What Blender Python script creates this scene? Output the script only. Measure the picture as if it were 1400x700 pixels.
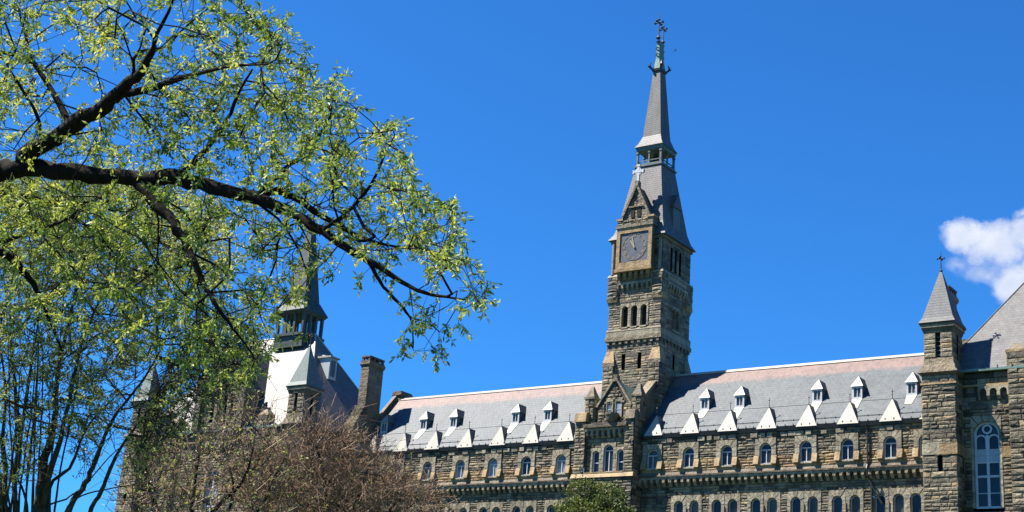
import bpy, math, random
import numpy as np
from mathutils import Vector, Matrix

for o in list(bpy.data.objects): bpy.data.objects.remove(o)
SC = bpy.context.scene
COL = SC.collection
# ------------------------------------------------------------------ camera
R3 = Matrix(((0.82317146, -0.1231182, -0.55428392),
             (0.56351958, 0.29669346, 0.77098552),
             (0.06953006, -0.94700311, 0.31360911)))
FPX = 1971.09
CAM = Vector((0, 0, 1.6))
cd = bpy.data.cameras.new('camera'); cam = bpy.data.objects.new('camera', cd); COL.objects.link(cam)
cd.sensor_width = 36; cd.lens = 36 * FPX / 1400; cd.clip_start = .1; cd.clip_end = 9000
rot = Matrix(((R3[0][0], -R3[0][1], -R3[0][2]), (R3[1][0], -R3[1][1], -R3[1][2]), (R3[2][0], -R3[2][1], -R3[2][2])))
m4 = rot.to_4x4(); m4.translation = CAM; cam.matrix_world = m4
SC.camera = cam
# ------------------------------------------------------------------ light
SUN_TRAVEL = Vector((3.0, 1.8, -5.15)).normalized()
to_sun = -SUN_TRAVEL
sun_el = math.asin(to_sun.z); sun_az = math.atan2(to_sun.x, to_sun.y)
sd = bpy.data.lights.new('sun', 'SUN'); sd.energy = 5.0; sd.angle = math.radians(.53); sd.color = (1, .945, .85)
sun = bpy.data.objects.new('sun', sd); COL.objects.link(sun)
sun.rotation_euler = SUN_TRAVEL.to_track_quat('-Z', 'Y').to_euler()
SC.view_settings.view_transform = 'Standard'; SC.view_settings.look = 'None'
SC.view_settings.exposure = 1.3; SC.view_settings.gamma = 1; SC.view_settings.use_curve_mapping = False

def pray(px, py):
    return R3 @ Vector((px - 700, py - 350, FPX))
def at(px, py, r):
    return CAM + pray(px, py).normalized() * r

W = bpy.data.worlds.new('World'); SC.world = W; W.use_nodes = True
nt = W.node_tree; nt.nodes.clear()
def N(t, **k):
    n = nt.nodes.new(t)
    for a, b in k.items(): setattr(n, a, b)
    return n
L = nt.links.new
sky = N('ShaderNodeTexSky'); sky.sky_type = 'NISHITA'; sky.sun_disc = False
sky.sun_elevation = sun_el; sky.sun_rotation = sun_az; sky.altitude = 0
sky.air_density = 1.0; sky.dust_density = 0.0; sky.ozone_density = 4.0
hs = N('ShaderNodeHueSaturation'); hs.inputs['Saturation'].default_value = 1.0; hs.inputs['Value'].default_value = 1.0
hs.inputs['Hue'].default_value = .5
tint = N('ShaderNodeMix', data_type='RGBA', blend_type='MULTIPLY'); tint.inputs[0].default_value = 1; tint.inputs[7].default_value = (.25, .83, 1.44, 1)
L(sky.outputs[0], tint.inputs[6]); L(tint.outputs[2], hs.inputs['Color'])
geo = N('ShaderNodeTexCoord')
def vmath(op, a, b=None):
    n = N('ShaderNodeVectorMath', operation=op)
    for i, q in enumerate((a, b)):
        if q is None: continue
        if isinstance(q, (tuple, Vector)): n.inputs[i].default_value = tuple(q)
        else: L(q, n.inputs[i])
    return n.outputs['Value'] if op == 'DOT_PRODUCT' else n.outputs[0]
def fmath(op, a, b=None, c=None, clamp=False):
    n = N('ShaderNodeMath', operation=op); n.use_clamp = clamp
    for i, q in enumerate((a, b, c)):
        if q is None: continue
        if isinstance(q, (int, float)): n.inputs[i].default_value = q
        else: L(q, n.inputs[i])
    return n.outputs[0]
dirv = geo.outputs['Generated']
c0 = pray(1360, 345).normalized()
e1 = (pray(1460, 345).normalized() - c0); e1 = (e1 - c0 * e1.dot(c0)).normalized()
e2 = c0.cross(e1).normalized()
if e2.dot(pray(1360, 445).normalized() - c0) < 0: e2 = -e2
K = FPX / 1.05
nz = N('ShaderNodeTexNoise'); nz.inputs['Scale'].default_value = 34; nz.inputs['Detail'].default_value = 9; nz.inputs['Roughness'].default_value = .58
L(dirv, nz.inputs['Vector'])
nb = N('ShaderNodeTexNoise'); nb.inputs['Scale'].default_value = 22; nb.inputs['Detail'].default_value = 6
L(dirv, nb.inputs['Vector'])
nw = N('ShaderNodeTexNoise'); nw.inputs['Scale'].default_value = 26; nw.inputs['Detail'].default_value = 10; nw.inputs['Roughness'].default_value = .62
L(dirv, nw.inputs['Vector']); sw = N('ShaderNodeSeparateColor'); L(nw.outputs['Color'], sw.inputs[0])
pu = fmath('ADD', fmath('MULTIPLY', vmath('DOT_PRODUCT', dirv, e1), K), fmath('MULTIPLY', fmath('SUBTRACT', sw.outputs[0], .5), 75))
pv = fmath('ADD', fmath('MULTIPLY', vmath('DOT_PRODUCT', dirv, e2), K), fmath('MULTIPLY', fmath('SUBTRACT', sw.outputs[1], .5), 60))
tot = None
for (bx, by, rx, ry, w) in [(1328, 325, 42, 24, 1), (1362, 335, 48, 36, 1), (1400, 330, 45, 34, 1), (1378, 380, 34, 36, .95), (1415, 375, 55, 62, 1), (1312, 358, 40, 22, .36), (1345, 370, 40, 22, .4), (1395, 300, 22, 14, .5)]:
    du = fmath('DIVIDE', fmath('SUBTRACT', pu, bx - 1360), rx)
    dv = fmath('DIVIDE', fmath('SUBTRACT', pv, by - 345), ry)
    d2 = fmath('ADD', fmath('MULTIPLY', du, du), fmath('MULTIPLY', dv, dv))
    b = fmath('MULTIPLY', fmath('SUBTRACT', 1.0, fmath('SQRT', d2), clamp=True), w * 1.4)
    tot = b if tot is None else fmath('SMOOTH_MAX', tot, b, .12)
front = fmath('GREATER_THAN', vmath('DOT_PRODUCT', dirv, c0), .5)
sh = fmath('ADD', tot, fmath('MULTIPLY', fmath('SUBTRACT', nz.outputs['Fac'], .5), .95))
sh = fmath('MULTIPLY', sh, fmath('MULTIPLY', fmath('GREATER_THAN', tot, .004), front))
mr = N('ShaderNodeMapRange'); mr.interpolation_type = 'SMOOTHSTEP'
mr.inputs['From Min'].default_value = .04; mr.inputs['From Max'].default_value = .95
L(fmath('MULTIPLY', sh, fmath('MULTIPLY', tot, 4.0, clamp=True)), mr.inputs['Value'])
cr = N('ShaderNodeValToRGB'); cr.color_ramp.elements[0].position = .35; cr.color_ramp.elements[0].color = (.52, .63, .90, 1)
cr.color_ramp.elements[1].position = .62; cr.color_ramp.elements[1].color = (.86, .90, .99, 1)
L(nb.outputs['Fac'], cr.inputs['Fac'])
SKY_STR = 0.053
scl = N('ShaderNodeMix', data_type='RGBA', blend_type='MULTIPLY'); scl.inputs[0].default_value = 1
L(cr.outputs[0], scl.inputs[6]); scl.inputs[7].default_value = (.42 / SKY_STR,) * 3 + (1,)
mx = N('ShaderNodeMix', data_type='RGBA'); L(fmath('MULTIPLY', mr.outputs[0], .96), mx.inputs[0]); L(hs.outputs[0], mx.inputs[6]); L(scl.outputs[2], mx.inputs[7])
bg = N('ShaderNodeBackground'); bg.inputs['Strength'].default_value = SKY_STR
L(mx.outputs[2], bg.inputs['Color'])
wo = N('ShaderNodeOutputWorld'); L(bg.outputs[0], wo.inputs['Surface'])

# ------------------------------------------------------------------ materials
def newmat(name):
    m = bpy.data.materials.new(name); m.use_nodes = True
    t = m.node_tree; t.nodes.clear()
    return m, t
def nd(t, kind, **k):
    n = t.nodes.new(kind)
    for a, b in k.items(): setattr(n, a, b)
    return n
def noise(t, vec, scale, detail=4, rough=.55):
    n = nd(t, 'ShaderNodeTexNoise'); n.inputs['Scale'].default_value = scale; n.inputs['Detail'].default_value = detail
    n.inputs['Roughness'].default_value = rough; t.links.new(vec, n.inputs['Vector']); return n
def ramp(t, fac, stops):
    r = nd(t, 'ShaderNodeValToRGB'); e = r.color_ramp.elements
    while len(e) < len(stops): e.new(.5)
    for i, (p, c) in enumerate(stops): e[i].position = p; e[i].color = (*c, 1)
    t.links.new(fac, r.inputs['Fac']); return r.outputs[0]
def mixc(t, fac, a, b, blend='MIX'):
    n = nd(t, 'ShaderNodeMix', data_type='RGBA', blend_type=blend)
    for i, q in ((0, fac), (6, a), (7, b)):
        if isinstance(q, (int, float)): n.inputs[i].default_value = q
        elif isinstance(q, tuple): n.inputs[i].default_value = (*q, 1)
        else: t.links.new(q, n.inputs[i])
    return n.outputs[2]
def mth(t, op, a, b=None, clamp=False):
    n = nd(t, 'ShaderNodeMath', operation=op); n.use_clamp = clamp
    for i, q in enumerate((a, b)):
        if q is None: continue
        if isinstance(q, (int, float)): n.inputs[i].default_value = q
        else: t.links.new(q, n.inputs[i])
    return n.outputs[0]
def finish(t, col, rough=.85, bump=None, bstr=.5, bdist=.05, spec=.3, metal=0):
    p = nd(t, 'ShaderNodeBsdfPrincipled'); p.inputs['Roughness'].default_value = rough
    p.inputs['Specular IOR Level'].default_value = spec; p.inputs['Metallic'].default_value = metal
    if isinstance(col, tuple): p.inputs['Base Color'].default_value = (*col, 1)
    else: t.links.new(col, p.inputs['Base Color'])
    if bump is not None:
        b = nd(t, 'ShaderNodeBump'); b.inputs['Strength'].default_value = bstr; b.inputs['Distance'].default_value = bdist
        t.links.new(bump, b.inputs['Height']); t.links.new(b.outputs[0], p.inputs['Normal'])
    o = nd(t, 'ShaderNodeOutputMaterial'); t.links.new(p.outputs[0], o.inputs['Surface'])
def mat_stone(name, stops, bstr=.9):
    m, t = newmat(name)
    tc = nd(t, 'ShaderNodeTexCoord').outputs['Object']
    at_ = nd(t, 'ShaderNodeAttribute'); at_.attribute_name = 'tone'
    n1 = noise(t, tc, .55, 3); n2 = noise(t, tc, 7, 6, .65); n3 = noise(t, tc, 2.2, 4)
    f = mth(t, 'ADD', at_.outputs['Fac'], mth(t, 'MULTIPLY', mth(t, 'SUBTRACT', n2.outputs[0], .5), .55))
    f = mth(t, 'ADD', f, mth(t, 'MULTIPLY', mth(t, 'SUBTRACT', n1.outputs[0], .5), .5), clamp=True)
    c = ramp(t, f, stops)
    # grime streaks running down the stone
    mp = nd(t, 'ShaderNodeMapping'); mp.inputs['Scale'].default_value = (1.3, 1.3, .20); t.links.new(tc, mp.inputs['Vector'])
    st = noise(t, mp.outputs[0], 1.5, 5, .6)
    g = ramp(t, st.outputs[0], [(.36, (.42, .40, .38)), (.56, (1, 1, 1))])
    c = mixc(t, .75, c, g, 'MULTIPLY')
    h = mth(t, 'ADD', n2.outputs[0], mth(t, 'MULTIPLY', n3.outputs[0], 1.4))
    finish(t, c, .62, h, bstr, .08, .38)
    return m
M = {}
M['stone'] = mat_stone('grey_stone', [(0, (0.05309, 0.04424, 0.02944)), (.3, (0.1293, 0.1051, 0.06477)), (.62, (0.2123, 0.174, 0.108)), (.85, (0.292, 0.2389, 0.1472)), (1, (0.3317, 0.2359, 0.1177))])
M['stoneB'] = mat_stone('brown_stone', [(0, (0.0563, 0.04306, 0.02981)), (.4, (0.1424, 0.106, 0.06624)), (1, (0.265, 0.2053, 0.1259))])
M['ochre'] = mat_stone('ochre_sandstone', [(0, (0.1591, 0.1011, 0.04254)), (.4, (0.3051, 0.1962, 0.08242)), (1, (0.3846, 0.2698, 0.1329))], .5)
M['trim'] = mat_stone('dressed_stone', [(0, (0.1267, 0.1085, 0.07349)), (.5, (0.2872, 0.2437, 0.1633)), (1, (0.4223, 0.3577, 0.2382))], .5)
M['mortar'] = mat_stone('mortar_joint', [(0, (0.04555, 0.03784, 0.02334)), (1, (0.1237, 0.1009, 0.06069))], .4)
def mat_slate(name, base, var, band=None, rough=.6, spec=.45):
    m, t = newmat(name)
    tc = nd(t, 'ShaderNodeTexCoord').outputs['Object']
    g = nd(t, 'ShaderNodeNewGeometry')
    sx = nd(t, 'ShaderNodeSeparateXYZ'); t.links.new(tc, sx.inputs[0])
    sn = nd(t, 'ShaderNodeSeparateXYZ'); t.links.new(g.outputs['True Normal'], sn.inputs[0])
    side = mth(t, 'GREATER_THAN', mth(t, 'ABSOLUTE', sn.outputs[0]), mth(t, 'ABSOLUTE', sn.outputs[1]))
    u = mth(t, 'ADD', mth(t, 'MULTIPLY', sx.outputs[1], side), mth(t, 'MULTIPLY', sx.outputs[0], mth(t, 'SUBTRACT', 1.0, side)))
    cv = nd(t, 'ShaderNodeCombineXYZ'); t.links.new(u, cv.inputs[0]); t.links.new(sx.outputs[2], cv.inputs[1])
    br = nd(t, 'ShaderNodeTexBrick'); t.links.new(cv.outputs[0], br.inputs['Vector'])
    br.inputs['Scale'].default_value = 1; br.inputs['Brick Width'].default_value = .34; br.inputs['Row Height'].default_value = .2
    br.inputs['Mortar Size'].default_value = .012; br.inputs['Bias'].default_value = 0
    br.inputs['Color1'].default_value = (*[c * (1 - var) for c in base], 1); br.inputs['Color2'].default_value = (*[min(1, c * (1 + var)) for c in base], 1)
    br.inputs['Mortar'].default_value = (*[c * .78 for c in base], 1)
    c = br.outputs['Color']
    if band:
        n0 = noise(t, tc, 1.3, 5, .7)
        zz = mth(t, 'ADD', sx.outputs[2], mth(t, 'MULTIPLY', mth(t, 'SUBTRACT', n0.outputs[0], .5), .9))
        mr = nd(t, 'ShaderNodeMapRange'); mr.inputs['From Min'].default_value = band[0]; mr.inputs['From Max'].default_value = band[0] + .35
        t.links.new(zz, mr.inputs['Value'])
        n9 = noise(t, tc, 9, 3)
        rc = ramp(t, n9.outputs[0], [(.3, tuple(x * .8 for x in band[1])), (.7, band[1])])
        rc2 = mixc(t, .55, rc, mixc(t, .5, c, (.5, .5, .5)), 'MIX')
        c = mixc(t, mth(t, 'MULTIPLY', mr.outputs[0], .85), c, rc)
    n1 = noise(t, tc, .6, 6, .65); 
    mp = nd(t, 'ShaderNodeMapping'); mp.inputs['Scale'].default_value = (2.2, 2.2, .25); t.links.new(tc, mp.inputs['Vector'])
    st = noise(t, mp.outputs[0], 1.4, 6, .65)
    c = mixc(t, .8, c, ramp(t, n1.outputs[0], [(.32, (.78, .79, .82)), (.66, (1.12, 1.1, 1.06))]), 'MULTIPLY')
    c = mixc(t, .85, c, ramp(t, st.outputs[0], [(.34, (.66, .66, .66)), (.50, (1, 1, 1)), (.68, (1.25, 1.23, 1.18))]), 'MULTIPLY')
    n8 = noise(t, cv.outputs[0], 3.1, 1); c = mixc(t, mth(t, 'GREATER_THAN', n8.outputs[0], .71), c, mixc(t, 1, c, (.62, .64, .66), 'MULTIPLY'))
    h = mth(t, 'SUBTRACT', 1.0, br.outputs['Fac'])
    # each course laps over the one below
    lap = mth(t, 'FRACT', mth(t, 'DIVIDE', sx.outputs[2], .2))
    h = mth(t, 'ADD', h, mth(t, 'MULTIPLY', mth(t, 'SUBTRACT', 1.0, lap), .7))
    finish(t, c, rough, h, .35, .02, spec)
    return m
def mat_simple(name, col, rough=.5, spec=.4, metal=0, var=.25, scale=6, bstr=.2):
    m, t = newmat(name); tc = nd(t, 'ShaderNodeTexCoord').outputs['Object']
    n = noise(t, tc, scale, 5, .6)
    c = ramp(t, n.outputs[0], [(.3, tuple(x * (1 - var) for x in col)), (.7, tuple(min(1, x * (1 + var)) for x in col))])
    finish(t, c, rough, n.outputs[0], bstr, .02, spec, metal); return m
M['slate'] = mat_slate('slate_main', (.070, .083, .092), .10, band=(28.45, (.215, .128, .108)))
M['slateP'] = mat_slate('slate_plum', (0.1029, 0.09882, 0.09882), .14)
M['slateR'] = mat_slate('slate_turret', (0.07969, 0.08288, 0.08925), .14)
M['slateW'] = mat_slate('slate_pale', (0.1071, 0.1004, 0.09152), .08, rough=.5, spec=.55)
M['cream'] = mat_simple('cream_caps_lit_fronts', (.34, .315, .255), .5, .55, 0, .12, 3, .25)  # pale caps; also paints gablet and dormer roof fronts bright as if sunlit
M['copper'] = mat_simple('verdigris_copper', (0.136, 0.2244, 0.1836), .6, .4, 0, .3, 5)
M['spirecopper'] = mat_simple('darkened_copper', (.050, .062, .055), .6, .4, 0, .45, 3)
M['coppergrey'] = mat_simple('weathered_copper', (0.105, 0.133, 0.1225), .6, .4, 0, .3, 5)
M['metal'] = mat_simple('dark_metal', (.025, .027, .028), .5)
M['white'] = mat_simple('white_paint', (0.5123, 0.5216, 0.5216), .5, .4, 0, .08)
M['greyframe'] = mat_simple('grey_paint', (.40, .43, .44), .5, .4, 0, .1)
M['louver'] = mat_simple('louver_slats', (.10, .11, .12), .6)
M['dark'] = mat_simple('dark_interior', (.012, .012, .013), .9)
M['clock'] = mat_simple('clock_slate', (0.0765, 0.081, 0.099), .55, .5, 0, .35, 3)
M['gold'] = mat_simple('worn_gilding', (0.31, 0.2604, 0.1612), .5, .5, 0, .3, 9)
def mat_glass(name, col, rough):
    m, t = newmat(name); tc = nd(t, 'ShaderNodeTexCoord').outputs['Object']
    n = noise(t, tc, 1.1, 2); n2 = noise(t, tc, .8, 1)
    c = ramp(t, n2.outputs[0], [(.35, tuple(x * .5 for x in col)), (.65, tuple(min(1, x * 1.5) for x in col))])
    finish(t, c, rough, n.outputs[0], .12, .05, .32); return m
M['glass'] = mat_glass('window_glass', (0.016, 0.02048, 0.02304), .12)
M['glassB'] = mat_glass('blind_glass', (.21, .235, .25), .35)
M['glassG'] = mat_glass('dim_glass', (.075, .08, .075), .35)
def mat_leaf(name, stops, trans=.35):
    m, t = newmat(name)
    a = nd(t, 'ShaderNodeAttribute'); a.attribute_name = 'tone'
    c = ramp(t, a.outputs['Fac'], stops)
    p = nd(t, 'ShaderNodeBsdfPrincipled'); p.inputs['Roughness'].default_value = .55; p.inputs['Specular IOR Level'].default_value = .3
    t.links.new(c, p.inputs['Base Color'])
    tr = nd(t, 'ShaderNodeBsdfTranslucent'); t.links.new(mixc(t, 1, c, (1.25, 1.2, .55), 'MULTIPLY'), tr.inputs['Color'])
    mxs = nd(t, 'ShaderNodeMixShader'); mxs.inputs[0].default_value = trans
    t.links.new(p.outputs[0], mxs.inputs[1]); t.links.new(tr.outputs[0], mxs.inputs[2])
    o = nd(t, 'ShaderNodeOutputMaterial'); t.links.new(mxs.outputs[0], o.inputs['Surface']); return m
M['leaf'] = mat_leaf('young_leaves', [(0, (0.05544, 0.1089, 0.03985)), (.4, (0.1331, 0.2178, 0.05692)), (.7, (0.3105, 0.392, 0.09677)), (1, (0.5544, 0.5663, 0.1708))])
M['leafO'] = mat_leaf('olive_leaves', [(0, (0.08938, 0.1379, 0.05016)), (.5, (0.2426, 0.301, 0.1003)), (1, (0.5363, 0.5518, 0.2132))])
M['leafD'] = mat_leaf('dark_leaves', [(0, (.03, .05, .018)), (.5, (.085, .115, .03)), (1, (.24, .27, .07))], .25)
M['bark'] = mat_simple('dark_bark', (0.016, 0.0136, 0.0112), .95, .1, 0, .5, 14, .8)
M['barkG'] = mat_simple('mossy_bark', (0.063, 0.05775, 0.03675), .95, .1, 0, .5, 8, .8)
M['twig'] = mat_leaf('brown_twigs', [(0, (0.07219, 0.04026, 0.023)), (.5, (0.2166, 0.1275, 0.0713)), (1, (0.3938, 0.255, 0.1495))], 0)
M['ground'] = mat_simple('lawn', (.04, .055, .022), .95, .1, 0, .4, .3)

# ------------------------------------------------------------------ mesh builder
Z = Vector((0, 0, 1))
class Fr:
    def __init__(s, O, U, Nn): s.O = Vector(O); s.U = Vector(U); s.N = Vector(Nn)
    def p(s, u, v, n=0): return s.O + s.U * u + Z * v + s.N * n
def FRONT(y): return Fr((0, y, 0), (1, 0, 0), (0, -1, 0))
def EASTX(x): return Fr((x, 0, 0), (0, 1, 0), (1, 0, 0))
def WESTX(x): return Fr((x, 0, 0), (0, 1, 0), (-1, 0, 0))
class MB:
    def __init__(s): s.v = []; s.f = []; s.m = []; s.t = []
    def face(s, pts, m=0, t=.5):
        b = len(s.v); s.v.extend([tuple(p) for p in pts]); s.f.append(tuple(range(b, b + len(pts)))); s.m.append(m); s.t.append(t)
    def mesh(s, vs, fs, m=0, t=.5):
        b = len(s.v); s.v.extend([tuple(p) for p in vs])
        for f in fs: s.f.append(tuple(b + i for i in f)); s.m.append(m); s.t.append(t)
    def hexa(s, p, m=0, t=.5):
        s.mesh(p, [(0, 3, 2, 1), (4, 5, 6, 7), (0, 1, 5, 4), (1, 2, 6, 5), (2, 3, 7, 6), (3, 0, 4, 7)], m, t)
    def box(s, x0, x1, y0, y1, z0, z1, m=0, t=.5):
        s.hexa([(x0, y0, z0), (x1, y0, z0), (x1, y1, z0), (x0, y1, z0), (x0, y0, z1), (x1, y0, z1), (x1, y1, z1), (x0, y1, z1)], m, t)
    def fbox(s, F, u0, u1, v0, v1, n0, n1, m=0, t=.5):
        s.hexa([F.p(u0, v0, n1), F.p(u1, v0, n1), F.p(u1, v0, n0), F.p(u0, v0, n0), F.p(u0, v1, n1), F.p(u1, v1, n1), F.p(u1, v1, n0), F.p(u0, v1, n0)], m, t)
    def frus(s, cx, cy, z0, a0, b0, z1, a1, b1, m=0, t=.5):
        s.hexa([(cx - a0, cy - b0, z0), (cx + a0, cy - b0, z0), (cx + a0, cy + b0, z0), (cx - a0, cy + b0, z0),
                (cx - a1, cy - b1, z1), (cx + a1, cy - b1, z1), (cx + a1, cy + b1, z1), (cx - a1, cy + b1, z1)], m, t)
    def prism(s, F, poly, n0, n1, m=0, t=.5):
        k = len(poly)
        vs = [F.p(u, v, n1) for u, v in poly] + [F.p(u, v, n0) for u, v in poly]
        s.mesh(vs, [tuple(range(k)), tuple(range(2 * k - 1, k - 1, -1))] + [(i, (i + 1) % k, k + (i + 1) % k, k + i) for i in range(k)], m, t)
    def tube(s, pts, rad, n=6, m=0, t=.5):
        pts = [Vector(p) for p in pts]; b = len(s.v); k = len(pts)
        for i, p in enumerate(pts):
            d = (pts[min(i + 1, k - 1)] - pts[max(i - 1, 0)])
            if d.length < 1e-9: d = Vector((0, 0, 1))
            d.normalize(); a = d.cross(Vector((.31, .17, .93)));
            if a.length < .05: a = d.cross(Vector((1, 0, 0)))
            a.normalize(); c = d.cross(a)
            for j in range(n):
                w = 2 * math.pi * j / n; s.v.append(tuple(p + (a * math.cos(w) + c * math.sin(w)) * rad[i]))
        for i in range(k - 1):
            for j in range(n):
                q = (j + 1) % n
                s.f.append((b + i * n + j, b + i * n + q, b + (i + 1) * n + q, b + (i + 1) * n + j)); s.m.append(m); s.t.append(t)
    def stones(s, F, u0, u1, v0, v1, holes=(), rh=(.24, .38), bw=(.4, 1.15), pr=(.02, .13), seed=1, m=0, mo=1, tm=.5, tv=.62):
        """rock-faced coursed stone: mortar sheet at n=0, blocks standing out; holes=(u0,u1,v0,v1)"""
        rg = random.Random(seed)
        br = sorted({v0, v1} | {h[2] for h in holes if v0 < h[2] < v1} | {h[3] for h in holes if v0 < h[3] < v1})
        rows = []
        for a, b in zip(br, br[1:]):
            z = a
            while z < b - 1e-6:
                h = rg.uniform(*rh)
                if b - z - h < rh[0] * .8: h = b - z
                if h > rh[1] * 1.3: h = (b - z) / 2
                rows.append((z, z + h)); z += h
        for za, zb in rows:
            iv = [(u0, u1)]
            for h in holes:
                if h[2] < zb - 1e-4 and h[3] > za + 1e-4:
                    nv = []
                    for a, b in iv:
                        if h[1] <= a or h[0] >= b: nv.append((a, b)); continue
                        if h[0] > a + .01: nv.append((a, h[0]))
                        if h[1] < b - .01: nv.append((h[1], b))
                    iv = nv
            for a, b in iv:
                s.face([F.p(a, za), F.p(b, za), F.p(b, zb), F.p(a, zb)], mo, rg.random())
                u = a
                while u < b - 1e-6:
                    w = rg.uniform(*bw)
                    if b - u - w < bw[0] * .7: w = b - u
                    g = .010; p = rg.uniform(*pr) * .78; t = min(1, max(0, rg.gauss(tm, tv * .45)))
                    x0, x1, y0, y1 = u + g, u + w - g, za + g, zb - g
                    if x1 - x0 > .04 and y1 - y0 > .04:
                        i = min(.035, (x1 - x0) * .25, (y1 - y0) * .25)
                        J = lambda: rg.uniform(-.4, .4) * i
                        xm = x0 + (x1 - x0) * rg.uniform(.3, .7); ym = y0 + (y1 - y0) * rg.uniform(.35, .75)
                        vs = [F.p(x0, y0), F.p(x1, y0), F.p(x1, y1), F.p(x0, y1),
                              F.p(x0 + i + J(), y0 + i + J(), p * .75), F.p(x1 - i + J(), y0 + i + J(), p * rg.uniform(.5, .95)),
                              F.p(x1 - i + J(), y1 - i + J(), p * rg.uniform(.6, 1.1)), F.p(x0 + i + J(), y1 - i + J(), p * rg.uniform(.6, 1.1)), F.p(xm, ym, p * 1.25)]
                        s.mesh(vs, [(0, 1, 5, 4), (1, 2, 6, 5), (2, 3, 7, 6), (3, 0, 4, 7), (4, 5, 8), (5, 6, 8), (6, 7, 8), (7, 4, 8)], m, t)
                    u += w
    def build(s, name, mats, parent=None, smooth=False):
        me = bpy.data.meshes.new(name); me.from_pydata(s.v, [], s.f)
        for q in (mats if isinstance(mats, (list, tuple)) else [mats]): me.materials.append(M[q])
        me.polygons.foreach_set('material_index', s.m)
        a = me.attributes.new('tone', 'FLOAT', 'FACE'); a.data.foreach_set('value', s.t)
        if smooth: me.polygons.foreach_set('use_smooth', [True] * len(s.f))
        me.update()
        o = bpy.data.objects.new(name, me); COL.objects.link(o)
        if parent is not None: o.parent = parent
        return o
def tag(o, label=None, cat=None, group=None, kind=None):
    for k, v in (('label', label), ('category', cat), ('group', group), ('kind', kind)):
        if v: o[k] = v
    return o
def empty(name, loc=(0, 0, 0)):
    o = bpy.data.objects.new(name, None); COL.objects.link(o); o.location = loc; o.empty_display_size = .5; return o
def link_copy(o, parent, off):
    c = o.copy(); COL.objects.link(c); c.parent = parent; c.location = Vector(o.location) + Vector(off); return c

def arch_poly(uc, w, v0, vt, k=10):
    """outline of an arched opening, counter-clockwise from bottom left"""
    r = w / 2; vs = vt - r
    return [(uc - r, v0), (uc + r, v0)] + [(uc + r * math.cos(a), vs + r * math.sin(a)) for a in [math.pi * i / k for i in range(k + 1)]]
def ring(mb, F, inner, outer, n0, n1, m, t=.5):
    k = len(inner)
    vs = [F.p(*p, n1) for p in inner] + [F.p(*p, n1) for p in outer] + [F.p(*p, n0) for p in inner] + [F.p(*p, n0) for p in outer]
    fs = []
    for i in range(k):
        j = (i + 1) % k
        fs += [(i, j, k + j, k + i), (2 * k + i, i, j, 2 * k + j)[::-1], (k + i, k + j, 3 * k + j, 3 * k + i)]
    mb.mesh(vs, fs, m, t)
def surround(mb, F, uc, w, v0, vt, ow, ovt, n0, n1, m=0, rg=random, square=True):
    """stone jambs and voussoirs of an arched window as single stones"""
    r = w / 2; vs = vt - r
    z = v0; R = ow / 2
    while z < vs - .02:
        h = min(.34, vs - z)
        if vs - z - h < .12: h = vs - z
        for sgn in (-1, 1):
            a, b = sorted((uc + sgn * r, uc + sgn * R))
            mb.fbox(F, a, b, z + .008, z + h - .008, n0, n1 + rg.uniform(-.01, .02), m, rg.uniform(.3, .85))
        z += h
    k = 7
    for i in range(k):
        a0 = math.pi * i / k + .02; a1 = math.pi * (i + 1) / k - .02; am = (a0 + a1) / 2
        def out(a):
            if not square: return (uc + R * math.cos(a), vs + R * math.sin(a))
            ca, sa = math.cos(a), math.sin(a)
            s = min(R / abs(ca) if abs(ca) > 1e-6 else 99, (ovt - vs) / sa if sa > 1e-6 else 99); return (uc + ca * s, vs + sa * s)
        P = [(uc + r * math.cos(a0), vs + r * math.sin(a0)), out(a0)]
        if square:
            for c in ((uc + R, ovt), (uc - R, ovt)):
                ac = math.atan2(c[1] - vs, c[0] - uc)
                if a0 < ac < a1: P.append(c)
        P += [out(a1), (uc + r * math.cos(a1), vs + r * math.sin(a1)), (uc + r * math.cos(am), vs + r * math.sin(am))]
        mb.prism(F, P, n0, n1 + rg.uniform(-.01, .02), m, rg.uniform(.3, .85))
def arch_window(parent, F, uc, w, v0, vt, ow=None, ovt=None, nf=-.15, proud=.06, fm='white', gm='glass', kind='casement', square=True, sm='trim', seed=0, sill=True, depth=.35):
    """part 'window' (stone surround) > frame, pane"""
    rg = random.Random(seed * 7 + int(uc * 13) % 999)
    mb = MB(); ow = ow or w + .5; ovt = ovt or vt + .28
    surround(mb, F, uc, w, v0, vt, ow, ovt, -depth, proud, 0, rg, square)
    if sill: mb.fbox(F, uc - w / 2 - .05, uc + w / 2 + .05, v0 - .09, v0 + .02, -depth, .14, 0, .8)
    win = mb.build('window', [sm], parent)
    fb = MB(); o = arch_poly(uc, w, v0, vt); i_ = arch_poly(uc, w - .16, v0 + .09, vt - .08)
    ring(fb, F, i_, o, nf - .05, nf + .03, 0)
    if kind == 'casement':
        fb.fbox(F, uc - .03, uc + .03, v0 + .02, vt - w * .5 - .0, nf - .04, nf + .035)
        fb.fbox(F, uc - w / 2, uc + w / 2, vt - w * .55, vt - w * .55 + .07, nf - .04, nf + .04)
        fb.fbox(F, uc - w / 2 + .02, uc + w / 2 - .02, v0, v0 + .09, nf - .05, nf + .09)
    elif kind == 'sash':
        fb.fbox(F, uc - w / 2, uc + w / 2, (v0 + vt) / 2 - .12, (v0 + vt) / 2 - .06, nf - .04, nf + .035)
    fb.build('frame', [fm], win)
    gb = MB(); gb.face([F.p(u, v, nf - .02) for u, v in arch_poly(uc, w - .05, v0, vt - .02)], 0)
    gb.build('pane', [gm], win)
    return win
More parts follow.
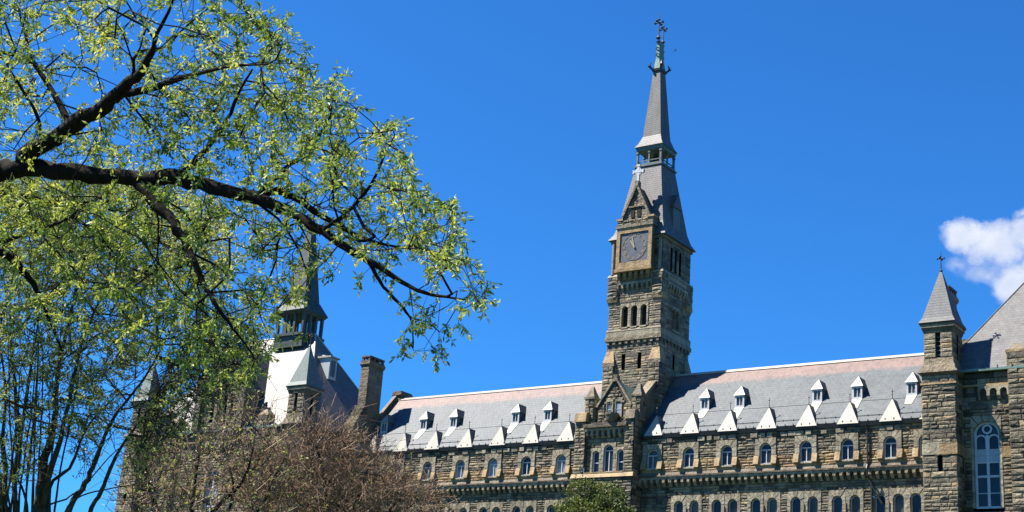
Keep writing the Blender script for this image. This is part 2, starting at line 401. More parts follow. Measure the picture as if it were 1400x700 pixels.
def arch_table(mb, F, u0, u1, zt, h, pitch=.52, ow=.31, n0=0, n1=.35, m=0, rg=random, drop=.22):
    """a row of little corbelled arches; zt = top"""
    k = max(1, round((u1 - u0) / pitch)); p = (u1 - u0) / k; r = ow * p / .52 / 2
    for i in range(k):
        a = u0 + i * p; c = a + p / 2; zb = zt - h; zs = zt - .14 - r
        poly = [(a, zb), (c - r, zb)] + [(c - r * math.cos(math.pi * j / 6), zs + r * math.sin(math.pi * j / 6)) for j in range(7)] + [(c + r, zb), (a + p, zb), (a + p, zt), (a, zt)]
        mb.prism(F, poly, n0, n1 + rg.uniform(-.015, .015), m, rg.uniform(.25, .9))
    for i in range(k + 1):
        c = u0 + i * p; w = (p / 2 - r)
        a, b = max(u0, c - w), min(u1, c + w)
        if b - a < .02: continue
        z1 = zt - h - .004; z0 = z1 - drop
        mb.hexa([F.p(a, z0, n0 + (n1 - n0) * .35), F.p(b, z0, n0 + (n1 - n0) * .35), F.p(b, z0, n0), F.p(a, z0, n0),
                 F.p(a, z1, n1 - .03), F.p(b, z1, n1 - .03), F.p(b, z1, n0), F.p(a, z1, n0)], m, rg.uniform(.2, .8))
def finial(name, x, y, z, h, parent, mat='metal', cross=True):
    mb = MB(); w = h * .027
    mb.tube([(x, y, z - .05), (x, y, z + h * .25), (x, y, z + h)], [w * 1.5, w, w * .35], 6)
    mb.tube([(x, y, z + h * .06), (x, y, z + h * .13), (x, y, z + h * .2)], [w * 1.2, w * 3, w * 1.2], 8)
    if cross:
        zc = z + h * .68; a = h * .145
        for dx, dy in ((1, 0), (0, 1)):
            mb.tube([(x - a * dx, y - a * dy, zc), (x, y, zc), (x + a * dx, y + a * dy, zc)], [w * .9, w * .7, w * .9], 6)
            for s_ in (-1, 1):
                mb.tube([(x + s_ * a * dx * .8, y + s_ * a * dy * .8, zc), (x + s_ * a * dx, y + s_ * a * dy, zc), (x + s_ * a * dx * 1.2, y + s_ * a * dy * 1.2, zc)], [w * .6, w * 2, w * .6], 6)
        mb.tube([(x, y, zc + a * .55), (x, y, zc + a * .8), (x, y, zc + a * 1.05)], [w * .6, w * 1.8, w * .5], 6)
    return mb.build(name, [mat], parent)
HALL_MATS = ['stone', 'mortar', 'trim', 'ochre', 'stoneB']

# ================================================================== ground
g = MB()
g.face([(-4000, -4000, 0), (4000, -4000, 0), (4000, 4000, 0), (-4000, 4000, 0)])
tag(g.build('ground', ['ground']), kind='structure')

# ================================================================== the hall
hall = empty('stone_hall', (-57.15, 95, 0))
tag(hall, 'long grey stone hall with slate roofs, tall spired clock tower and corner turrets', 'building')
# children keep world coordinates
HP = hall
def hp(o):
    return o
hall_inv = Matrix.Translation((57.15, -95, 0))
_old_build = MB.build
RG = random.Random(5)
WR = [-53.8, -50.7, -47.57, -44.45, -41.35, -38.25, -35.15, -32.65]
WL = [-62.03, -65.35, -68.63, -71.94, -75.39, -78.79, -82.1]
def wing(name, u0, u1, wins, seed, gms):
    F = FRONT(95.0); FL = FRONT(95.35)
    mb = MB()
    holes = [(x - .82, x + .82, 21.0, 23.2) for x in wins]
    # ochre course between the sills, grey above
    mb.stones(F, u0, u1, 21.0, 21.85, holes, rh=(.18, .26), bw=(.3, .9), pr=(.02, .08), seed=seed, m=3, tm=.35, tv=.6)
    mb.stones(F, u0, u1, 21.85, 23.2, holes, rh=(.15, .27), bw=(.28, .9), pr=(.02, .09), seed=seed + 1)
    mb.stones(F, u0, u1, 23.2, 23.66, [], rh=(.2, .24), pr=(.03, .14), seed=seed + 2, tm=.35)
    for x in wins: mb.fbox(F, x - .82, x + .82, 20.90, 21.275, -.35, .04, 3, RG.uniform(.3, .8))
    # dentils under the gutter
    u = u0
    while u < u1 - .3:
        w = RG.uniform(.34, .62)
        if RG.random() < .62: mb.fbox(F, u, min(u + w, u1), 23.25, 23.56, 0, RG.uniform(.08, .17), 2, RG.uniform(.1, .7))
        u += w + RG.uniform(.02, .3)
    # string course
    mb.hexa([F.p(u0, 20.78, .12), F.p(u1, 20.78, .12), F.p(u1, 20.78, -.3), F.p(u0, 20.78, -.3), F.p(u0, 21.0, .04), F.p(u1, 21.0, .04), F.p(u1, 21.06, -.3), F.p(u0, 21.06, -.3)], 4, .6)
    mb.fbox(F, u0, u1, 20.66, 20.775, -.3, .14, 4, .25)
    arch_table(mb, FL, u0, u1, 20.655, .42, n0=0, n1=.40, m=2, rg=RG, drop=.28)
    lh = []
    for x in wins:
        for d in (-.9, .4): lh.append((x + d - .42 - .18, x + d + .42 + .18, 15.9, 19.25))
    lh2 = [(x - 1.5, x + 1.0, 15.9, 19.27) for x in wins]
    for x in wins:
        if x - 1.5 > u0 and x + 1.0 < u1:
            mb.fbox(FL, x - .285, x - .215, 15.9, 19.28, -.3, .05, 2, .5); mb.fbox(FL, x - 1.5, x + 1.0, 15.9, 16.19, -.3, .05, 2, .5); mb.fbox(FL, x - .27, x - .23, 16.2, 18.4, .04, .16, 3, .7)
    mb.stones(FL, u0, u1, 12.0, 20.655, [h for h in lh2 if h[0] > u0 and h[1] < u1], rh=(.15, .27), bw=(.28, .95), pr=(.02, .10), seed=seed + 5)
    mb.stones(FL, u0, u1, 0, 12.0, [], rh=(.5, .6), bw=(1, 2), pr=(.02, .1), seed=seed + 6)
    w = mb.build('wall', HALL_MATS, hall)
    for i, x in enumerate(wins):
        gm = gms[i % len(gms)]
        wn = arch_window(hall, F, x, .95, 21.28, 22.82, 1.64, 23.18, gm=gm, nf=-.13, proud=.10, seed=i, depth=.4)
        for s_ in (-1, 1):
            kb = MB(); c = x + s_ * .70
            kb.hexa([F.p(c - .2, 21.26, .30), F.p(c + .2, 21.26, .30), F.p(c + .2, 21.26, 0), F.p(c - .2, 21.26, 0),
                     F.p(c - .2, 21.88, .14), F.p(c + .2, 21.88, .14), F.p(c + .2, 21.92, 0), F.p(c - .2, 21.92, 0)], 0, RG.uniform(.5, .95))
            kb.build('kneeler_stone', ['ochre'], wn)
        if x - 1.5 > u0 and x + 1.0 < u1:
            pm = MB(); pm.stones(FL, x - 1.5, x + 1.0, 15.9, 17.0, [(x - 1.33, x - .5, 15.9, 17), (x, x + .83, 15.9, 17)], seed=int(x * 3) + 7)
            # spandrel stones above the pair
            for d in (-.9, .4):
                arch_window(hall, FL, x + d + .0, .78, 16.2, 18.9, 1.24, 19.28, gm='glassG' if (i * 3 + (d > 0)) % 3 else 'glass', fm='greyframe', nf=-.2, proud=.07, kind='sash', seed=i + 20, depth=.3)
    return w
wing('wall', -83.9, -60.2, WL, 11, ['glassB', 'glass', 'glassB', 'glassB', 'glassG', 'glassG', 'glassG'])
wing('wall', -54.86, -30.4, WR, 31, ['glassG', 'glass', 'glass', 'glass', 'glass', 'glass', 'glass', 'glassG'])

# main roof
SL = 1.18
def rz(y): return 23.74 + SL * (y - 94.6)
YR = 99.7; ZR = rz(YR)
mb = MB()
for a, b in ((-83.6, -59.7), (-54.6, -30.2)):
    mb.face([(a, 94.78, rz(94.78)), (b, 94.78, rz(94.78)), (b, YR, ZR), (a, YR, ZR)])
    mb.face([(a, 104.8, 23.74), (b, 104.8, 23.74), (b, YR, ZR), (a, YR, ZR)])
a, b = -59.7, -54.6
mb.face([(a, 94.6, 23.74), (b, 94.6, 23.74), (b, 97.0, rz(97.0)), (a, 97.0, rz(97.0))])
roof = mb.build('roof', ['slate'], hall)
mb = MB()
for a, b in ((-83.6, -59.7), (-54.6, -30.6)):
    mb.hexa([(a, YR - .16, ZR - .1), (b, YR - .16, ZR - .1), (b, YR + .16, ZR - .1), (a, YR + .16, ZR - .1), (a, YR - .1, ZR + .09), (b, YR - .1, ZR + .09), (b, YR + .1, ZR + .09), (a, YR + .1, ZR + .09)])
mb.build('ridge_cap', ['cream'], roof)
# flashing beside the tower, and snow rails
mb = MB()
for (a, b) in ((-83, -60.4), (-54.4, -31)):
    x = a
    while x < b:
        mb.box(x, x + .03, 95.1, 95.14, rz(95.1), rz(95.1) + .16); x += .8
    mb.box(a, b, 95.11, 95.14, rz(95.1) + .08, rz(95.1) + .11); 
    mb.box(a, b, 96.3, 96.32, rz(96.3) + .0, rz(96.3) + .035)
mb.build('snow_rail', ['metal'], roof)
def gutter(u0, u1, y, z, mat='metal', step=.62):
    mb = MB(); mb.hexa([(u0, y + .08, z - .18), (u1, y + .08, z - .18), (u1, y + .35, z - .18), (u0, y + .35, z - .18), (u0, y, z + .14), (u1, y, z + .14), (u1, y + .2, z + .14), (u0, y + .2, z + .14)])
    x = u0 + .2
    while x < u1 - .1:
        mb.box(x, x + .05, y - .02, y + .03, z + .14, z + .26); x += step
    return mb.build('gutter', [mat], hall)
gutter(-83.9, -60.2, 94.74, 23.80); gutter(-54.86, -30.5, 94.74, 23.80)

def gablet(x):
    mb = MB(); bl = (x - .8, 94.70, 23.82); br = (x + .8, 94.70, 23.82); ap = (x, 95.2, 25.52); bk = (x, 94.6 + (25.52 - 23.74) / SL + .03, 25.52)
    mb.face([bl, br, ap], 0); mb.face([br, bk, ap], 1); mb.face([bl, ap, bk], 1)  # sunlit front painted cream, shaded side slopes painted with dark roof slate
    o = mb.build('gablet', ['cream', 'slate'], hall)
    f = MB(); f.tube([(x, 95.2, 25.45), (x, 95.2, 25.85), (x, 95.2, 26.2)], [.03, .022, .012], 6); f.tube([(x, 95.2, 25.98), (x, 95.2, 26.04), (x, 95.2, 26.1)], [.02, .07, .02], 6)
    f.build('finial', ['metal'], o)
for x in WR[:7]: gablet(x + .12)
gablet(-32.2)
for x in WL: gablet(x + .4)
gablet(-83.3)
def dormer(x):
    y0 = 96.5; z0 = rz(y0) + .02; w = .38; ze = z0 + .92; zp = z0 + 1.72
    mb = MB(); yb = 94.6 + (ze - 23.74) / SL + .1
    # white front with a window opening; cheeks in dark slate to paint their shade
    mb.face([(x - w, y0, z0 - .1), (x - w, y0, ze), (x - w, yb, ze), (x - w, y0 + .05, z0 - .15)], 1)
    mb.face([(x + w, y0, z0 - .1), (x + w, y0, ze), (x + w, yb, ze), (x + w, y0 + .05, z0 - .15)], 1)
    for a, b, c, d in ((-w, -w + .13, z0 - .1, ze), (w - .13, w, z0 - .1, ze), (-w + .13, w - .13, z0 - .1, z0 + .12), (-w + .13, w - .13, ze - .12, ze)):
        mb.box(x + a, x + b, y0 - .04, y0 + .04, c, d, 0)
    o = mb.build('dormer', ['white', 'slate'], hall)
    rb = MB(); e = w + .1; ap = (x, y0 + .28, zp); bk = (x, 94.6 + (zp - 23.74) / SL + .03, zp)
    y1 = 94.6 + (ze - 23.74) / SL
    A = (x - e, y0 - .12, ze - .02); B = (x + e, y0 - .12, ze - .02); C = (x + e, y1, ze - .02); D = (x - e, y1, ze - .02)
    rb.face([A, B, ap], 0); rb.face([B, C, bk, ap], 1); rb.face([D, A, ap, bk], 1); rb.face([A, B, C, D], 1)  # front hip cream as if sunlit, side slopes dark slate as if shaded
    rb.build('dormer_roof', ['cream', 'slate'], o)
    pb = MB(); pb.box(x - w + .13, x + w - .13, y0 + .05, y0 + .07, z0, ze - .1)
    pb.build('pane', ['louver'], o)
    fb = MB(); fb.box(x - .02, x + .02, y0 - .01, y0 + .05, z0 + .1, ze - .1)
    fb.build('frame', ['white'], o)
    # pale lead apron below
    ab = MB(); yl = RG.uniform(95.5, 95.9); q = [(x - w, y0, rz(y0)), (x + w, y0, rz(y0)), (x + w * RG.uniform(.5, .8), yl, rz(yl)), (x - w * RG.uniform(.6, .9), yl, rz(yl))]
    ab.hexa([q[0], q[1], q[2], q[3]] + [(p[0], p[1] - .02, p[2] + .025) for p in q]); ab.build('apron', ['cream'], o)
for x in (-50.28, -47.35, -41.15, -38.1, -34.1, -81.9, -77.5, -74.25, -67.8, -64.6): dormer(x)
# down pipe on the right wing
mb = MB(); mb.tube([(-36.75, 94.72, 23.7), (-36.75, 94.86, 23.3), (-36.75, 94.86, 20.9), (-36.75, 94.7, 20.6), (-36.75, 94.8, 20.1), (-36.6, 95.2, 19.8), (-36.6, 95.2, 12)], [.07] * 7, 6)
mb.tube([(-36.65, 95.15, 19.6), (-36.3, 95.2, 19.0), (-35.85, 95.2, 18.2)], [.06] * 3, 6)
mb.build('downpipe', ['metal'], hall)

# ---------------------------------------------------------------- entrance bay
def bay():
    F = FRONT(93.9); FR_ = FRONT(94.25)
    mb = MB()
    hol = [(-57.87, -56.57, 21.0, 23.4), (-58.81, -57.87, 21.0, 22.98), (-56.57, -55.72, 21.0, 22.98)]
    mb.stones(F, -60.18, -59.23, 20.95, 25.1, [], rh=(.2, .32), bw=(.3, .8), pr=(.02, .09), seed=3)
    mb.stones(F, -55.7, -54.9, 20.95, 25.1, [], rh=(.2, .32), bw=(.3, .8), pr=(.02, .09), seed=4)
    mb.stones(FR_, -59.23, -55.7, 20.95, 24.5, hol, rh=(.2, .32), bw=(.35, .8), seed=5)
    mb.stones(F, -60.18, -54.9, 12, 20.6, [], rh=(.17, .3), bw=(.3, 1.0), seed=6)
    mb.stones(F, -60.18, -54.9, 0, 12, [], rh=(.5, .6), bw=(1, 2), seed=6)
    E_ = EASTX(-54.88); mb.stones(E_, 93.95, 95.3, 0, 25.1, [], rh=(.3, .5), bw=(.4, .8), seed=7)
    mb.stones(WESTX(-60.16), 93.95, 95.3, 0, 25.1, [], rh=(.3, .5), bw=(.4, .8), seed=8)
    mb.box(-59.22, -59.20, 93.95, 94.3, 20.95, 24.5, 1); mb.box(-55.73, -55.71, 93.95, 94.3, 20.95, 24.5, 1)
    # sill string
    mb.hexa([F.p(-60.35, 20.62, .16), F.p(-54.75, 20.62, .16), F.p(-54.75, 20.62, -.5), F.p(-60.35, 20.62, -.5), F.p(-60.3, 20.95, .02), F.p(-54.8, 20.95, .02), F.p(-54.8, 20.97, -.5), F.p(-60.3, 20.97, -.5)], 3, .7)
    mb.box(-59.23, -55.7, 93.85, 94.3, 20.96, 21.04, 3, .6)
    # arcade and ledge
    arch_table(mb, FR_, -59.2, -55.72, 24.5, .55, pitch=.50, n0=0, n1=.3, m=2, rg=RG, drop=.2)
    mb.box(-59.4, -55.5, 93.72, 95.2, 24.52, 24.80, 4, .35)
    mb.box(-60.2, -54.88, 94.0, 95.3, 24.80, 24.98, 4, .3)
    mb.build('bay_wall', HALL_MATS, hall)
    # side piers' coloured blocks and pinnacles
    for x0, x1, px0, px1, zt in ((-60.18, -59.23, -59.65, -58.85, 27.4), (-55.62, -54.88, -55.4, -54.62, 27.35)):
        pb = MB()
        pb.hexa([(x0 - .06, 93.72, 25.05), (x1 + .06, 93.72, 25.05), (x1 + .06, 94.6, 25.05), (x0 - .06, 94.6, 25.05), (x0 - .04, 93.84, 25.75), (x1 + .04, 93.84, 25.75), (x1 + .04, 94.6, 26.0), (x0 - .04, 94.6, 26.0)], 3 if x0 < -58 else 4, .65)
        c = (px0 + px1) / 2; h = (px1 - px0) / 2
        pb.stones(FRONT(94.3), px0, px1, 25.0, zt - .45, [], rh=(.26, .36), bw=(.3, .8), seed=9)
        pb.stones(EASTX(px1), 94.3, 95.1, 25.0, zt - .45, [], rh=(.26, .36), bw=(.3, .8), seed=9)
        pb.stones(WESTX(px0), 94.3, 95.1, 25.0, zt - .45, [], rh=(.26, .36), bw=(.3, .8), seed=9)
        pb.box(px0 - .08, px1 + .08, 94.2, 95.2, zt - .45, zt - .28, 4, .6)
        pb.frus(c, 94.7, zt - .28, h + .02, .42, zt + .2, h * .55, .25, 4, .45)
        pb.frus(c, 94.7, zt + .2, h * .55, .25, zt + .6, .12, .1, 0, .5)
        pb.build('pinnacle', HALL_MATS, hall)
    # gable
    gb = MB(); F2 = FRONT(94.35)
    gb.prism(F2, [(-58.45, 24.98), (-55.5, 24.98), (-55.5, 26.35), (-55.85, 26.55), (-56.95, 28.15), (-57.05, 28.15), (-58.15, 26.55), (-58.45, 26.35)], -.4, -.02, 1, .4)
    gb.stones(F2, -58.45, -57.85, 24.98, 26.4, [], rh=(.22, .32), bw=(.3, .6), seed=12)
    gb.stones(F2, -56.15, -55.5, 24.98, 26.4, [], rh=(.22, .32), bw=(.3, .6), seed=13)
    gb.stones(F2, -57.85, -56.15, 24.98, 25.35, [], rh=(.22, .32), bw=(.3, .6), seed=14)
    z = 26.4
    while z < 27.9:
        h = .27; w = 1.12 * (28.2 - z - h) / 1.8
        gb.stones(F2, -57 - w, -57 + w, z, z + h, [], rh=(.25, .3), bw=(.3, .7), seed=int(z * 10)); z += h
    for s_ in (-1, 1):
        P0 = (-57 + s_ * 1.5, 26.2); P1 = (-57 + s_ * .05, 28.35)
        dx, dz = P1[0] - P0[0], P1[1] - P0[1]; l = math.hypot(dx, dz); nx, nz_ = (-dz / l * .16 * (1 if s_ > 0 else -1), dx / l * .16 * (1 if s_ > 0 else -1))
        gb.prism(F2, [P0, P1, (P1[0] - nx, P1[1] - nz_), (P0[0] - nx, P0[1] - nz_)], -.42, .14, 2, .4)
    gb.box(-57.25, -56.75, 94.2, 94.8, 28.2, 28.42, 4, .6); gb.box(-57.17, -56.83, 94.28, 94.72, 28.42, 28.75, 4, .5)
    gb.build('gable', HALL_MATS, hall)
    for x in (-57.4, -56.6):
        wb = MB(); wb.fbox(F2, x - .31, x - .24, 25.35, 26.75, -.1, .07); wb.fbox(F2, x + .24, x + .31, 25.35, 26.75, -.1, .07); wb.fbox(F2, x - .31, x + .31, 26.6, 26.78, -.1, .08)
        wn = wb.build('window', ['trim'], hall)
        gb = MB(); gb.fbox(F2, x - .24, x + .24, 25.35, 26.6, -.01, .006); gb.build('pane', ['glassB'], wn)
        fb = MB(); fb.fbox(F2, x - .24, x + .24, 25.95, 26.0, .006, .03); fb.fbox(F2, x - .24, x - .2, 25.35, 26.6, .006, .03); fb.fbox(F2, x + .2, x + .24, 25.35, 26.6, .006, .03); fb.build('frame', ['greyframe'], wn)
    # copper gable roof running back to the tower
    rb = MB(); rb.face([(-58.5, 94.4, 26.25), (-57, 94.4, 28.3), (-57, 97.05, 28.3), (-58.5, 97.05, 26.25)]); rb.face([(-55.5, 94.4, 26.25), (-57, 94.4, 28.3), (-57, 97.05, 28.3), (-55.5, 97.05, 26.25)])
    rb.face([(-58.5, 94.4, 25), (-58.5, 94.4, 26.25), (-58.5, 97.05, 26.25), (-58.5, 97.05, 25)]); rb.face([(-55.5, 94.4, 25), (-55.5, 94.4, 26.25), (-55.5, 97.05, 26.25), (-55.5, 97.05, 25)])
    rb.build('bay_roof', ['copper'], hall)
    # carved bowl in front of the gable windows
    cb = MB(); n = 16
    prof = [(.05, 24.75), (.28, 24.82), (.42, 25.02), (.50, 25.30), (.56, 25.42), (.56, 25.58), (.44, 25.60)]
    for (r0, z0), (r1, z1) in zip(prof, prof[1:]):
        for j in range(n):
            a0, a1 = 2 * math.pi * j / n, 2 * math.pi * (j + 1) / n
            cb.face([(-56.95 + r0 * math.cos(a0), 93.95 + r0 * math.sin(a0), z0), (-56.95 + r0 * math.cos(a1), 93.95 + r0 * math.sin(a1), z0), (-56.95 + r1 * math.cos(a1), 93.95 + r1 * math.sin(a1), z1), (-56.95 + r1 * math.cos(a0), 93.95 + r1 * math.sin(a0), z1)], 0, .35)
    cb.face([(-56.95 + .44 * math.cos(2 * math.pi * j / n), 93.95 + .44 * math.sin(2 * math.pi * j / n), 25.60) for j in range(n)], 0, .4)
    cb.build('stone_bowl', ['stone'], hall)
    # raked coping from the right pinnacle up to the tower
    kb = MB(); kb.hexa([(-55.5, 94.9, 26.7), (-54.75, 94.9, 26.7), (-54.75, 97.0, 28.55), (-55.5, 97.0, 28.55), (-55.5, 94.9, 27.0), (-54.75, 94.9, 27.0), (-54.75, 97.0, 28.9), (-55.5, 97.0, 28.9)], 4, .9)
    kb.face([(-54.8, 94.9, 24), (-54.8, 94.9, 26.7), (-54.8, 97, 28.55), (-54.8, 97, 24)], 0, .4)
    kb.build('raked_coping', HALL_MATS, hall)
    # triple window
    for x, w, zt, ow in ((-57.22, .88, 23.2, 1.3), (-58.34, .62, 22.78, .93), (-56.15, .60, 22.78, .85)):
        arch_window(hall, FR_, x, w, 21.06, zt, ow, zt + .2, nf=-.1, proud=.1, kind='casement' if w > .8 else 'sash', gm='glass', seed=int(x * 10), square=True, depth=.25)
bay()

# ---------------------------------------------------------------- clock tower
TX, TY = -57.15, 99.45
def tower():
    mb = MB()
    def sides(h, z0, z1, fh=(), eh=(), seed=1, m=0, rh=(.15, .26), tm=.5, pr=(.012, .055)):
        f = [(TX + a, TX + b, c, d) for a, b, c, d in fh]; e = [(TY + a, TY + b, c, d) for a, b, c, d in eh]
        mb.stones(FRONT(TY - h), TX - h, TX + h, z0, z1, f, rh=rh, bw=(.35, .95), pr=pr, seed=seed, m=m, tm=tm)
        mb.stones(EASTX(TX + h), TY - h, TY + h, z0, z1, e, rh=rh, bw=(.35, .95), pr=pr, seed=seed + 1, m=m, tm=tm)
        mb.stones(WESTX(TX - h), TY - h, TY + h, z0, z1, e, rh=(.5, .6), bw=(.8, 1.6), seed=seed + 2, m=m)
        mb.face([(TX - h, TY + h, z0), (TX + h, TY + h, z0), (TX + h, TY + h, z1), (TX - h, TY + h, z1)], 0, .4)
    def band(h, z0, z1, m=2, t=.6, bev=0):
        mb.frus(TX, TY, z0, h, h, z1, h - bev, h - bev, m, t)
    mb.box(TX - 2.4, TX + 2.4, TY - 2.4, TY + 2.4, 0, 24, 0, .4)
    sides(2.43, 24, 32.3, fh=[(-.98, -.66, 29.85, 31.15), (.5, .82, 29.85, 31.15)], eh=[(-.2, .1, 30.2, 31.4)], seed=41)
    # clasping corner buttresses with sloped heads
    for sx in (-1, 1):
        for sy in (-1, 1):
            cx, cy = TX + sx * 2.12, TY + sy * 2.12
            mb.stones(FRONT(cy - .5), cx - .5, cx + .5, 24, 30.2, [], rh=(.25, .4), bw=(.4, 1), seed=50)
            mb.stones(EASTX(cx + .5), cy - .5, cy + .5, 24, 30.2, [], rh=(.25, .4), bw=(.4, 1), seed=51)
            mb.frus(cx, cy, 30.2, .56, .56, 30.5, .56, .56, 4, .7)
            mb.frus(cx, cy, 30.5, .54, .54, 31.6, .3, .3, 3, .55)
    # corbelled band 32.2-33.3
    for i in range(9):
        c = -2.3 + i * .575
        mb.box(TX + c - .12, TX + c + .12, TY - 2.56, TY - 2.4, 32.02, 32.28, 4, .5); mb.box(TX + 2.4, TX + 2.56, TY + c - .12, TY + c + .12, 32.02, 32.28, 4, .4)
    band(2.6, 32.28, 32.62, 4, .8); band(2.54, 32.62, 33.12, 2, .55, .0); band(2.56, 33.12, 33.3, 4, .7, .08)
    belf = [(-1.32, 1.3, 33.3, 35.45)]
    sides(2.43, 33.3, 36.1, fh=belf, eh=[(-.55, .65, 33.3, 35.45)], seed=61)
    # side piers carried on corbels from 35.5, arcade between
    for sx in (-1, 1):
        for sy in (-1, 1):
            cx, cy = TX + sx * 2.1, TY + sy * 2.1
            mb.stones(FRONT(cy - .47), cx - .47, cx + .47, 35.9, 37.75, [], rh=(.25, .36), bw=(.4, 1), seed=71)
            mb.stones(EASTX(cx + .47), cy - .47, cy + .47, 35.9, 37.75, [], rh=(.25, .36), bw=(.4, 1), seed=72)
            mb.stones(WESTX(cx - .47), cy - .47, cy + .47, 35.9, 37.75, [], rh=(.25, .36), bw=(.4, 1), seed=73)
            mb.frus(cx, cy, 35.3, .36, .36, 35.62, .44, .44, 4, .6); mb.frus(cx, cy, 35.62, .46, .46, 35.9, .52, .52, 3, .6)
    sides(2.43, 36.1, 37.2, seed=81)
    arch_table(mb, FRONT(TY - 2.40), TX - 1.62, TX + 1.62, 37.2, .48, pitch=.46, n0=0, n1=.22, m=2, rg=RG, drop=.2)
    arch_table(mb, EASTX(TX + 2.40), TY - 1.62, TY + 1.62, 37.2, .48, pitch=.46, n0=0, n1=.22, m=2, rg=RG, drop=.2)
    band(2.58, 37.2, 37.4, 4, .5); band(2.54, 37.4, 37.78, 2, .7); band(2.62, 37.78, 37.98, 2, .6, .06)
    sides(2.38, 37.98, 41.0, fh=[], eh=[(-1.1, -.75, 38.3, 40.3), (-.35, 0, 38.3, 40.3), (.4, .75, 38.3, 40.3)], seed=91, tm=.42)
    # corner colonnettes
    for sx in (-1, 1):
        mb.tube([(TX + sx * 2.2, TY - 2.5, 38.0), (TX + sx * 2.2, TY - 2.5, 40.7)], [.13, .13], 8, 2, .6)
    band(2.5, 40.75, 41.02, 4, .7); 
    t = mb.build('clock_tower', HALL_MATS, hall)
    # dark interior behind openings
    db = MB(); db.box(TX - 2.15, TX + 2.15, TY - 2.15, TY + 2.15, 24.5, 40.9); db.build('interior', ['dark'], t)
    # belfry windows
    for k, x in enumerate((-.87, 0, .87)):
        for F, c in ((FRONT(TY - 2.43), TX), ) + (((EASTX(TX + 2.43), TY),) if k != 1 else ()):
            wb = MB(); xx = x if F.N.y else x * .35
            surround(wb, F, c + xx, .58, 33.42, 35.2, .87 if F.N.y else .6, 35.42, -.28, .06, 0, RG, True)
            wb.fbox(F, c + xx - .3, c + xx + .3, 33.3, 33.42, -.2, .12, 0, .8)
            w = wb.build('belfry_window', ['trim'], t)
    # clock bay
    cb = MB(); Fc = FRONT(TY - 2.43)
    cb.fbox(Fc, -58.82, -55.5, 38.25, 41.75, 0, .45, 0, .5)
    for (a, b, c, d) in ((-58.82, -58.50, 38.25, 41.8), (-55.82, -55.5, 38.25, 41.8), (-58.5, -55.82, 41.33, 41.8), (-58.5, -55.82, 38.25, 38.8)):
        cb.fbox(Fc, a, b, c, d, .45, .58, 1, RG.uniform(.45, .9))
    cb.fbox(Fc, -58.9, -55.42, 37.99, 38.25, 0, .66, 1, .35)
    u = -58.65
    while u < -55.6:
        cb.fbox(Fc, u, u + .26, 37.62, 37.99, 0, .5, 1, .4); cb.fbox(Fc, u + .03, u + .23, 37.4, 37.62, 0, .34, 1, .3); u += .54
    cb.fbox(Fc, -58.9, -55.4, 41.8, 42.05, -.2, .66, 0, .5)
    cb.stones(FRONT(TY - 2.43 - .5), -58.85, -55.45, 42.05, 42.5, [], rh=(.2, .25), bw=(.4, .8), seed=3, m=0)
    cb.fbox(Fc, -58.84, -55.46, 42.05, 42.5, -.6, .49, 0, .45)
    for x in (-58.62, -55.66): cb.fbox(Fc, x - .3, x + .3, 42.5, 42.66, -.1, .6, 1, .6)
    cb.build('clock_bay', ['stone', 'ochre', 'mortar'], t)
    kb = MB(); kb.fbox(Fc, -58.46, -55.84, 38.84, 41.3, .42, .50); kf = kb.build('clock_face', ['clock'], t)
    hb = MB(); cx, cz = -57.15, 40.07
    def bar(a, r0, r1, w, n0=.51, n1=.55):
        d = Vector((math.sin(a), math.cos(a))); q = Vector((d.y, -d.x)) * w
        P = [(cx + d.x * r0 + q.x, cz + d.y * r0 + q.y), (cx + d.x * r1 + q.x * .6, cz + d.y * r1 + q.y * .6), (cx + d.x * r1 - q.x * .6, cz + d.y * r1 - q.y * .6), (cx + d.x * r0 - q.x, cz + d.y * r0 - q.y)]
        hb.prism(Fc, P, n0, n1)
    bar(math.radians(-14), -.15, .95, .06); bar(math.radians(-32), -.1, .68, .075, .555, .585)
    NUM = {12: 'XII', 1: 'I', 2: 'II', 3: 'III', 4: 'IIII', 5: 'V', 6: 'VI', 7: 'VII', 8: 'VIII', 9: 'IX', 10: 'X', 11: 'XI'}
    for hh, s in NUM.items():
        a = math.radians(30 * hh); d = Vector((math.sin(a), math.cos(a))); tdir = Vector((d.y, -d.x))
        wid = {'I': .05, 'V': .13, 'X': .13}; tot_ = sum(wid[c] for c in s) + .02 * (len(s) - 1); off = -tot_ / 2
        def seg(o0, r0, o1, r1, w=.019):
            A = Vector((cx, cz)) + d * r0 + tdir * o0; B = Vector((cx, cz)) + d * r1 + tdir * o1
            e = (B - A).normalized(); q = Vector((-e.y, e.x)) * w
            hb.prism(Fc, [tuple(A + q), tuple(B + q), tuple(B - q), tuple(A - q)], .50, .52)
        for ch in s:
            w = wid[ch]; c_ = off + w / 2
            if ch == 'I': seg(c_, .84, c_, 1.06)
            elif ch == 'V': seg(c_ - w / 2, 1.06, c_, .84); seg(c_ + w / 2, 1.06, c_, .84)
            else: seg(c_ - w / 2, 1.06, c_ + w / 2, .84); seg(c_ + w / 2, 1.06, c_ - w / 2, .84)
            off += w + .02
    ring(hb, Fc, [(cx + 1.125 * math.cos(2 * math.pi * j / 32), cz + 1.125 * math.sin(2 * math.pi * j / 32)) for j in range(32)], [(cx + 1.15 * math.cos(2 * math.pi * j / 32), cz + 1.15 * math.sin(2 * math.pi * j / 32)) for j in range(32)], .50, .525, 0)
    hb.build('clock_hands', ['gold'], t)
    # gable over the clock with paired lancets, and the cross
    gb = MB(); Fg = FRONT(TY - 2.85); gx = TX
    gb.prism(Fg, [(gx - 1.38, 42.5), (gx + 1.38, 42.5), (gx, 45.45)], -2.2, 0, 2, .5)
    z = 42.5
